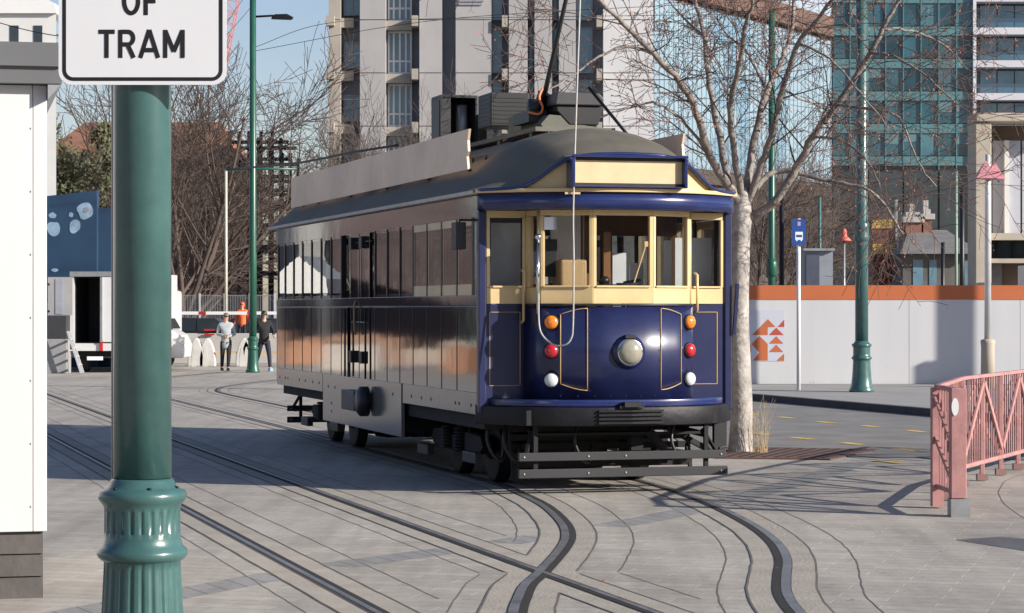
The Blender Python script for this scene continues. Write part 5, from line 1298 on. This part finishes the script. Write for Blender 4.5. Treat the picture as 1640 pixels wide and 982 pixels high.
# lifeguard planks
for front in (True, False):
    yb = -.5 if front else LEN + .55; s_ = 1 if front else -1
    lg_ = MB(); lg_.box(-1.03, 1.03, yb - .02, yb + .03, .325, .405); o = lg_.build('lifeguard', mat('plank_grey', (.022, .021, .025), .6, noise=.2), tram, bevel=.006)
    b = MB(); b.box(-1.03, 1.05, yb - .02, yb + .03, .165, .25); b.build('plank', mat('plank_grey', (.022, .021, .025), .6), o, bevel=.006)
    b = MB()
    for u in (-.85, .85):
        b.bar((u, yb + .05 * s_, .2), (u, yb + .05 * s_, .66), .04); b.bar((u * 1.12, yb + .02 * s_, .38), (u, yb + .15 * s_, .6), .03)
        b.bar((u, yb + .08 * s_, .55), (u * .8, yb + .9 * s_, .62), .05)
    b.bar((-.85, yb + .07 * s_, .57), (.85, yb + .07 * s_, .57), .025)
    b.build('hanger', under_m, o)
    b = MB()
    for u in (-.98, -.35, .02, .98):
        for z in (.365, .207): b.lathe([(0, -.008), (.01, -.006), (.012, 0)], (u, yb - .02, z), 8, 'y')
    b.build('bolts', grey_steel, o)
b = MB()
for k in range(6): b.box(-.92, .92, .1 + .02 * k, .13 + .02 * k, .14 + k * .085, .2 + k * .085)
for u in (-.9, -.3, .3, .9): b.bar((u, .1, .14), (u, .26, .64), .035)
b.build('shade_slats', under_m, tram)  # black slats added to stand in for shade under the front
for u, v0 in ((-1.12, .15), (-1.0, .0), (-.4, -.35), (.55, -.4), (1.08, .1)):
    b = MB(); b.tube(smooth_line([(u, v0, .68), (u - .05, v0 - .06, .5), (u + .02, v0 - .05, .34), (u + .12, v0 + .03, .3), (u + .18, v0 + .15, .45)], 5), .017, 6); b.build('hose', black_m, tram)
b = MB(); b.box(.98, 1.06, -.34, -.28, .42, .66); b.build('hanger_block', black_m, tram)
b = MB(); b.box(1.1, 1.16, -.2, -.15, .42, .66); b.build('hanger_block', black_m, tram)
b = MB(); b.bar((.5, -.3, .62), (.95, -.2, .4), .05); b.bar((.3, -.35, .6), (.7, .1, .3), .06); b.box(.15, .27, -.3, -.2, .4, .55); b.build('brake_rigging', under_m, tram)
# under-floor: floor pan, trucks with wheels, motors, hoses
b = MB(); b.box(-1.2, 1.2, .08, LEN - .08, .6, .79); b.box(-.95, .95, -.5, .08, .66, .8); b.build('floor', under_m, tram)
for vc in (2.0, 8.6):
    tk_ = MB()
    for s in (-1, 1):
        tk_.prism_yz([(vc - 1.05, .38), (vc - .95, .48), (vc - .4, .5), (vc, .42), (vc + .4, .5), (vc + .95, .48), (vc + 1.05, .38), (vc + .9, .3), (vc + .3, .3), (vc - .3, .3), (vc - .9, .3)], s * .93 - .05, s * .93 + .05)
        for k in range(7): tk_.lathe([(.07, 0), (.085, .015), (.07, .03)], (s * .99, vc - .25, .3 + k * .035), 10); tk_.lathe([(.07, 0), (.085, .015), (.07, .03)], (s * .99, vc + .25, .3 + k * .035), 10)
    tk_.box(-.88, .88, vc - .18, vc + .18, .36, .56)
    o = tk_.build('truck_frame', under_m, tram)
    b = MB(); b.lathe([(0, -.45), (.24, -.44), (.26, -.3), (.26, .3), (.24, .44), (0, .45)], (0, vc - .45, .36), 16, 'x'); b.lathe([(0, -.45), (.24, -.44), (.26, -.3), (.26, .3), (.24, .44), (0, .45)], (0, vc + .45, .36), 16, 'x'); b.build('motor', under_m, o)
    for s in (-1, 1):
        for (va, vbb, za) in ((vc - 1.2, vc - .7, .22), (vc + .75, vc + 1.2, .2)):
            b = MB(); b.box(s * 1.02, s * 1.1, va, vbb, za, za + .11); b.build('axle_box', mat('axle_grey', (.035, .035, .038), .5, noise=.25), o, bevel=.01)
    for dv in (-.7, .7):
        for s in (-1, 1):
            b = MB(); b.lathe([(.1, -.06), (.3, -.055), (.335, -.05), (.335, .04), (.36, .045), (.36, .065), (.1, .07)], (0, 0, 0), 32, 'x')
            w = b.build('wheel', mat('wheel_steel', (.016, .015, .014), .5, metal=.6, noise=.3), tram); w.location = (s * .735, vc + dv, .345)
            if s > 0: w.rotation_euler = (0, 0, math.pi)
            h = MB(); h.lathe([(0, -.1), (.09, -.1), (.11, -.07), (.11, -.0)], (0, 0, 0), 16, 'x'); h.build('hub', under_m, w)
# equipment on the centre valance
b = MB(); b.lathe([(.0, -.09), (.12, -.09), (.17, -.05), (.17, .04), (.12, .05), (0, .05)], (-HWD - .08, 4.72, .7), 20, 'x'); b.build('gong', black_m, tram)
b = MB(); b.box(-HWD - .1, -HWD - .01, 5.2, 5.9, .57, .8); b.build('resistor_box', mat('box_grey', (.09, .09, .09), .5, noise=.25), tram, bevel=.01)
b = MB(); b.box(-1.0, 1.0, 3.3, 7.3, .38, .595); b.build('equipment_case', under_m, tram)
# rear end wall
b = MB(); b.box(-HWD, HWD, LEN, LEN + .06, .76, 1.88); b.box(-HWD, HWD, LEN, LEN + .06, 2.63, 2.86); b.build('rear_panel', blue_m, tram)
for u in (-.85, 0, .85):
    b = MB(); b.box(u - .4, u - .36, LEN, LEN + .06, 1.882, 2.628); b.box(u + .36, u + .4, LEN, LEN + .06, 1.882, 2.628); w = b.build('window', cream_m, tram)
    g = MB(); g.box(u - .36, u + .36, LEN + .025, LEN + .03, 1.88, 2.63); g.build('pane', tram_glass, w)
# saloon: floor, ceiling, bulkhead, seats, driver's controller
b = MB(); b.box(-1.2, 1.2, .1, LEN - .02, .8, .84); b.box(-.78, .78, -.4, .1, .81, .84); b.build('saloon_floor', dark_brown, tram)
b = MB(); b.box(-1.2, 1.2, .1, LEN, 2.72, 2.75); b.box(-.72, .72, -.35, .1, 2.72, 2.75); b.build('ceiling', int_grey, tram)
b = MB(); bv = 1.35
b.box(-1.2, -.42, bv, bv + .04, .84, 1.95); b.box(.42, 1.2, bv, bv + .04, .84, 1.95); b.box(-1.2, 1.2, bv, bv + .04, 2.5, 2.72); b.box(-1.2, 1.2, bv + .002, bv + .038, 1.95, 2.0)
for u in (-1.17, -.46, .46, 1.17): b.box(u - .04, u + .04, bv - .005, bv + .045, .84, 2.5)
bk = b.build('bulkhead', wood_m, tram)
b = MB(); b.box(-.42, .42, bv + .1, bv + .14, .84, 1.9); b.build('door', wood_m, bk)
for (u0, u1) in ((-1.12, -.5), (.5, 1.12)):
    b = MB(); b.box(u0, u1, bv + .015, bv + .02, 1.95, 2.5); b.build('pane', tram_glass, bk)
b = MB(); b.box(-.52, -.26, -.2, .1, .84, 2.22); b.build('controller', wood_pale, tram, bevel=.02)
b = MB(); b.box(-1.12, -.66, .25, .3, .84, 2.58); b.build('pane_backing', int_grey, tram)
b = MB(); b.box(-.78, -.5, -.02, .02, 2.06, 2.42); b.build('screen', black_m, tram, bevel=.01)
b = MB(); b.box(-.5, -.2, .2, .24, 2.0, 2.7); b.build('cab_panel', int_grey, tram)
b = MB(); b.box(.78, 1.16, .22, .25, .84, 2.45); b.build('pane_backing', int_pale, tram)  # pale panel added to stand in for the door pane's reflection
b = MB(); b.box(.16, .3, .3, .34, .84, 2.3); b.build('cab_partition', int_pale, tram)
b = MB(); b.box(.5, .56, .2, .25, .84, 2.6); b.build('cab_post', wood_m, tram)
b = MB(); b.box(.62, .7, .1, .13, .84, 2.42); b.build('cab_strip', int_pale, tram)
b = MB(); b.box(-.2, .14, .75, .78, .84, 2.62); b.build('cab_panel', wood_m, tram)
b = MB(); b.box(.34, .48, .3, .33, .84, 2.2); b.build('cab_panel', int_pale, tram)
b = MB(); b.box(.02, .09, .15, .2, .84, 2.5); b.build('cab_post', wood_m, tram)
b = MB(); b.lathe([(.02, .84), (.02, 1.95), (.07, 1.955), (.07, 2.0)], (.12, -.15, 0), 12); b.bar((.12, -.15, 2.0), (.28, -.2, 2.03), .03); b.build('brake_stand', dark_metal, tram)
b = MB(); b.box(-.18, .2, -.43, -.3, 1.957, 1.985); b.lathe([(.05, 1.987), (.06, 2.03), (.03, 2.06)], (-.15, -.38, 0), 10); b.build('dashboard', black_m, tram)
b = MB(); b.box(-.72, -.6, -.31, -.305, 2.5, 2.62); nt_ = b.build('notice', paper_m, tram); nt_.rotation_euler = (0, 0, 0)
for k in range(7):
    for u in (-.72, .72):
        b = MB(); b.box(u - .42, u + .42, 2.2 + k * 1.15, 2.65 + k * 1.15, 1.2, 1.28); b.box(u - .42, u + .42, 2.6 + k * 1.15, 2.66 + k * 1.15, 1.28, 1.98); b.box(u - .35, u + .35, 2.3 + k * 1.15, 2.55 + k * 1.15, .84, 1.2); b.build('seat', wood_m, tram, bevel=.02)
# wiper, handrails, mirror
b = MB(); b.bar((.22, -.525, 2.36), (.1, -.53, 2.0), .012, .01); b.box(.205, .24, -.53, -.505, 2.34, 2.39); b.build('wiper', gold_line, tram)
for (u, v, z0, z1) in ((-.86, -.07, 1.62, 2.12), (.9, -.06, 1.72, 2.1)):
    b = MB(); b.tube([(u, v + .05, z0), (u, v - .02, z0 + .02), (u, v - .02, z1 - .02), (u, v + .05, z1)], .014, 8); b.build('hand_rail', cream_m, tram)
b = MB(); b.tube([(-.79, -.33, 1.7), (-.79, -.34, 2.42)], .016, 8); b.lathe([(.0, 0), (.03, .01), (.03, .05), (0, .06)], (-.79, -.34, 2.4), 10); b.build('hand_rail', chrome, tram)
b = MB(); b.box(-HWD - .2, -HWD - .1, .12, .3, 2.32, 2.58); b.tube([(-HWD, .1, 2.6), (-HWD - .15, .18, 2.6), (-HWD - .15, .2, 2.5)], .015, 6); b.build('mirror', black_m, tram, bevel=.02)
b = MB(); b.bar((1.3, -.03, 1.5), (1.33, -.05, 2.0), .03); b.build('side_bar', blue_m, tram)

# roof gear: boxes, trolley base, pole, rope
def rz(u, v): return roofz(u, v)
b = MB(); b.box(-.42, .42, 1.0, 9.2, 3.53, 3.575)
for v in (1.2, 2.4, 3.6, 4.8, 6, 7.2, 8.4): b.box(-.4, -.34, v, v + .1, 3.45, 3.53); b.box(.34, .4, v, v + .1, 3.45, 3.53)
b.build('roof_walk', mat('walk_plank', (.13, .125, .1), .8, noise=.25), tram)
b = MB(); b.box(-.66, -.02, 1.3, 1.35, 3.44, 3.47); b.bar((-.62, 1.6, 3.38), (-.28, 1.0, 3.52), .03); b.bar((-.75, 1.7, 3.28), (-.3, 1.0, 3.5), .03)
for v in (1.2, 1.7): b.bar((-.88, v, 3.05), (-.88, v, 3.3), .02)
b.bar((-.88, 1.15, 3.3), (-.88, 1.9, 3.3), .02); b.build('roof_rail', dark_metal, tram)
# resistor cabinet with open front
b = MB(); x0, x1, y0, y1, z0, z1 = -.42, .02, 4.85, 5.3, 3.577, 4.22
b.box(x0, x1, y0, y1, z1 - .03, z1); b.box(x0, x0 + .025, y0, y1, z0, z1 - .031); b.box(x1 - .025, x1, y0, y1, z0, z1 - .031); b.box(x0 + .026, x1 - .026, y1 - .03, y1, z0, z1 - .031); b.box(x0 + .026, x0 + .12, y0 + .01, y0 + .03, z0, z1 - .031)
rc = b.build('resistor_cabinet', mat('cabinet_grey', (.022, .022, .024), .5, noise=.25), tram)
b = MB(); b.box(x0 - .005, x0 - .0, y0 + .06, y1 - .06, z0 + .03, z1 - .06); b.build('vent', black_m, rc)
b = MB(); b.lathe([(.07, z0 + .02), (.07, z1 - .1)], (-.12, 5.05, 0), 14); b.build('resistor_tube', grey_steel, rc)
b = MB(); b.prism_xz([(.06, 3.58), (.24, 3.58), (.24, 4.12), (.06, 4.0)], 4.6, 5.1); b.build('cabinet_door', black_m, tram)
b = MB(); b.tube([(.06 + .13 * math.cos(R(a)), 4.1, 3.72 + .13 * math.sin(R(a))) for a in range(-100, 110, 15)], .022, 8); b.lathe([(0, -.04), (.05, -.04), (.05, .04), (0, .04)], (.03, 4.1, 3.73), 12, 'y'); b.build('hook_wheel', grey_steel, tram)
# louvred box
b = MB(); b.box(-.22, .22, 3.4, 3.95, 3.76, 4.13); lb_ = b.build('louvred_box', mat('louvre_dark', (.013, .013, .014), .5, noise=.2), tram, bevel=.01)
b = MB()
for k in range(7): b.box(-.224, -.2205, 3.44, 3.91, 3.79 + k * .046, 3.81 + k * .046); b.box(-.19, .19, 3.394, 3.3995, 3.79 + k * .046, 3.805 + k * .046)
b.build('louvres', black_m, lb_)
b = MB(); b.box(-.08, .16, 2.7, 3.2, 3.66, 3.84)
o = b.build('contactor_box', olive_m, tram, bevel=.01)
b = MB()
for u in (-.05, .06, .13): b.box(u - .02, u + .02, 2.75, 3.1, 3.577, 3.66)
b.build('stand', black_m, o)
# trolley base with its hood
b = MB(); b.prism_xz([(-.08, 3.577), (.62, 3.577), (.62, 3.62), (.3, 3.66), (.26, 3.74), (-.05, 3.76), (-.14, 3.66)], 1.75, 2.5); b.build('trolley_base', mat('base_olive', (.12, .12, .095), .65, noise=.25), tram)
b = MB(); b.prism_xz([(.0, 3.86), (.52, 3.86), (.53, 3.93), (.48, 3.99), (.02, 3.99)], 1.7, 2.45); b.build('hood', mat('hood_grey', (.035, .035, .037), .5, noise=.15), tram, bevel=.012)
b = MB(); b.prism_xz([(.17, 3.66), (.48, 3.66), (.53, 3.84), (.53, 3.857), (.03, 3.857), (.03, 3.8)], 1.74, 2.4); b.build('motor_case', black_m, tram, bevel=.01)
b = MB(); b.box(-.2, .0, 2.0, 2.6, 3.7, 3.82); b.lathe([(0, -.08), (.09, -.07), (.09, .07), (0, .08)], (-.1, 2.1, 3.86), 14, 'x'); b.bar((-.04, 2.2, 3.8), (.0, 2.1, 4.02), .09); b.build('pole_socket', black_m, tram)
q0 = Vector((-.02, 2.1, 3.9)); q1 = Vector((.06, 1.5, 4.95)); qd = (q1 - q0).normalized(); q2 = q0 + qd * 2.9
b = MB(); b.tube([q0, q0 + qd * .3, q2], [.03, .025, .017], 12); pole = b.build('trolley_pole', black_m, tram)
b = MB(); b.lathe([(0, -.03), (.06, -.03), (.045, 0), (.06, .03), (0, .03)], q2 + Vector((0, 0, .03)), 14, 'x'); b.build('trolley_wheel', dark_metal, pole)
b = MB(); b.tube(smooth_line([(-.05, 2.0, 4.05), (-.1, 1.95, 3.95), (-.06, 1.95, 3.85), (-.1, 1.95, 3.78), (-.2, 2.0, 3.8)], 5), .013, 6); b.build('cable', orange_cable, tram)
# grey trolley rope down the front, looped over the dash
HK = Vector((-.55, vf(-.55) - .12, 2.83))
b = MB(); b.bar(HK + Vector((-.07, .03, 0)), HK + Vector((.07, .0, 0)), .03, .02); b.build('rope_hook', cream_hi, tram)
pts = [q2, Vector((-.46, -.62, 4.75)), HK + Vector((0, -.02, .02)), Vector((-.545, -.68, 2.2)), Vector((-.545, -.66, 1.62)), Vector((-.56, -.64, 1.47)), Vector((-.62, -.6, 1.41)), Vector((-.7, -.52, 1.42)), Vector((-.775, -.44, 1.5)), Vector((-.8, -.4, 1.62)), Vector((-.795, -.37, 1.9))]
b = MB(); b.tube(pts[:2] + smooth_line(pts[1:], 6)[1:], .0085, 6); b.build('trolley_rope', rope_m, tram)
# slim rod with its hook at the right
b = MB(); b.tube([(.52, .9, 3.42), (.52, .9, 3.5), (.2, 1.2, 4.0)], .017, 8); b.box(.47, .57, .85, .95, 3.36, 3.46); b.build('retriever_rod', dark_metal, tram)

# ------------------------------------------------------------------ unseen surroundings, several added only for the tram to mirror
rg = random.Random(12); fc = [mat('fence_terracotta', (.23, .135, .09), .7, noise=.4, scale=.7), mat('fence_tan', (.3, .25, .21), .7, noise=.3, scale=.4)]
fr_ = empty('terracotta_fence', (-27, 68, 0), R(62), 'long low terracotta fence beyond the left edge of the picture', 'fence')
x = -26.0
while x < 30:
    w = rg.uniform(.7, 2.4); b = MB(); b.box(x, x + w - .02, rg.uniform(-.3, .3), .8, 0, rg.choice((.35, .5, .65, .75, .85, .95, 1.05))); b.build('panel', fc[0] if rg.random() < .65 else fc[1], fr_); x += w
for i, (x, y, s) in enumerate(((-34, 56, .75), (-37, 65, .9), (-36, 74, .8), (-43, 72, 1.0))):
    c = copy_tree(t1); c.location = (x, y, 0); c.scale = (s, s, s); c.rotation_euler = (0, 0, i * 1.3); c['label'] = 'dark bare tree beyond the left edge of the picture'; c['group'] = 'trees beyond the left edge'
hg = MB(); hg.box(-30, 36, -1.6, -.8, 0, 1.9); hg = hg.build('mirror_hedge', mat('hedge_dark', (.075, .058, .055), .9, noise=.5, scale=2, bump=1, bscale=5)); hg.location = (-41, 103, 0); hg.rotation_euler = (0, 0, R(60)); tag(hg, 'dark hedge added out of view at left for the tram side to mirror', 'hedge')  # unseen hedge added to give the tram side its dark reflection
o = MB(); o.box(-24, 6, 0, 12, 0, 9); o = o.build('side_hall', mat('hall_dark', (.1, .085, .08), .8, noise=.3, scale=.3)); o.location = (-54, 74, 0); o.rotation_euler = (0, 0, R(66)); tag(o, 'long dark hall beyond the left edge of the picture', 'building')
wh = empty('mirror_hall', (-41, 103, 0), R(60), 'pale and umber hall added out of view at left for the tram to mirror', 'building')
b = MB(); b.box(-16, .9, .4, 9, 0, 9.5); b.build('wall', mat('hall_umber', (.085, .062, .064), .8, noise=.4, scale=.5), wh)  # dark wall added to mirror in the front half of the side
b = MB(); b.box(1.0, 30, 0, 9, 0, 8); b.build('wall', mat('hall_pale', (.3, .3, .295), .7, noise=.15, scale=.3), wh)  # pale wall added to mirror in the rear half
for k in range(9):
    b = MB(); x = 1.5 + k * 3.0 + (k % 3) * .6; b.box(x, x + 1.4 + (k % 2) * .8, -.06, -.004, 0.2 if k % 3 == 0 else 1.8, 3.2); b.build('window', win_dark, wh)
sb_ = empty('street_block', (0, -30, 0), 0, 'dark shaded street block behind the viewpoint', 'building')
x = -70.0
while x < 70:
    w = rg.uniform(8, 15); h = rg.uniform(8, 15); b = MB(); b.box(x, x + w - .05, -12, rg.uniform(-1, 1), 0, h); b.build('wall', rg.choice([mat('hall_dark', (.1, .085, .08), .8), mat('block_brown', (.3, .23, .2), .8, noise=.2), mat('block_grey', (.3, .29, .28), .8, noise=.2)]), sb_); x += w
eb_ = empty('mirror_terrace', (62, 20, 0), R(90), 'terrace of buildings added out of view at right to darken tram reflections', 'building')  # unseen terrace added to darken reflections in the tram front
x = -56.0
while x < 50:
    w = rg.uniform(7, 13); h = rg.uniform(6, 10); b = MB(); b.box(x, x + w - .05, -10, rg.uniform(-.6, .6), 0, h); b.build('wall', rg.choice([mat('hall_dark', (.1, .085, .08), .8), mat('block_brown', (.3, .23, .2), .8, noise=.2), mat('block_grey', (.3, .29, .28), .8, noise=.2)]), eb_); x += w

lpl = green_post('street_post', (-24.2, 63.0, 0), 11, 'green street post with a white sign beyond the left edge of the picture', GP)
b = MB(); b.box(-.75, -.14, -.03, .03, 2.6, 4.2); b.build('sign_board', sign_white, lpl)
mq = empty('mirror_marquee', (-27.5, 80, 0), R(55), 'white gabled marquee added out of view at left for tram windows to mirror', 'marquee')  # unseen tent shape added to mirror as white patches in the windows
b = MB(); b.prism_xz([(-1.1, 2.3), (1.1, 2.3), (1.1, 2.8), (0, 3.6), (-1.1, 2.8)], -.8, .8); b.build('canopy', white_paint, mq)
for u in (-1.0, 1.0):
    b = MB(); b.box(u - .05, u + .05, -.75, -.65, 0, 2.3); b.build('leg', grey_steel, mq)
for i, (x, y, c) in enumerate(((-22.5, 60.0, 'rust'), (-21.0, 64.5, 'pale'), (-23.5, 71.5, 'rust'), (-22.0, 76.0, 'pale'))):
    o = MB(); o.prism_xz([(-.9, 0), (.9, 0), (.75, .75), (-.75, .75)], -.5, .5); o = o.build('planter', mat('planter_' + c, (.3, .15, .085) if c == 'rust' else (.4, .37, .33), .7, noise=.3), bevel=.03); o.location = (x, y, 0); o.rotation_euler = (0, 0, .6 * i)
    tag(o, 'low tapered %s planter beyond the left edge of the picture' % ('rust coloured' if c == 'rust' else 'pale stone'), 'planter', 'planters beyond the left edge')
# a few fallen leaves on the paving
rg = random.Random(21); b = MB()
for _ in range(40):
    c = G(rg.uniform(850, 1600), rg.uniform(745, 975)); c.z = .014; a = rg.uniform(0, 6.28); r = rg.uniform(.012, .026)
    u_ = Vector((math.cos(a), math.sin(a), .15)) * r; w_ = Vector((-math.sin(a), math.cos(a), .1)) * r * .5
    b.add([c - u_, c + w_, c + u_, c - w_], [(0, 1, 2, 3)])
o = b.build('fallen_leaves', bud_m); tag(o, 'small rusty fallen leaves scattered over the paving', 'leaves', kind='stuff')
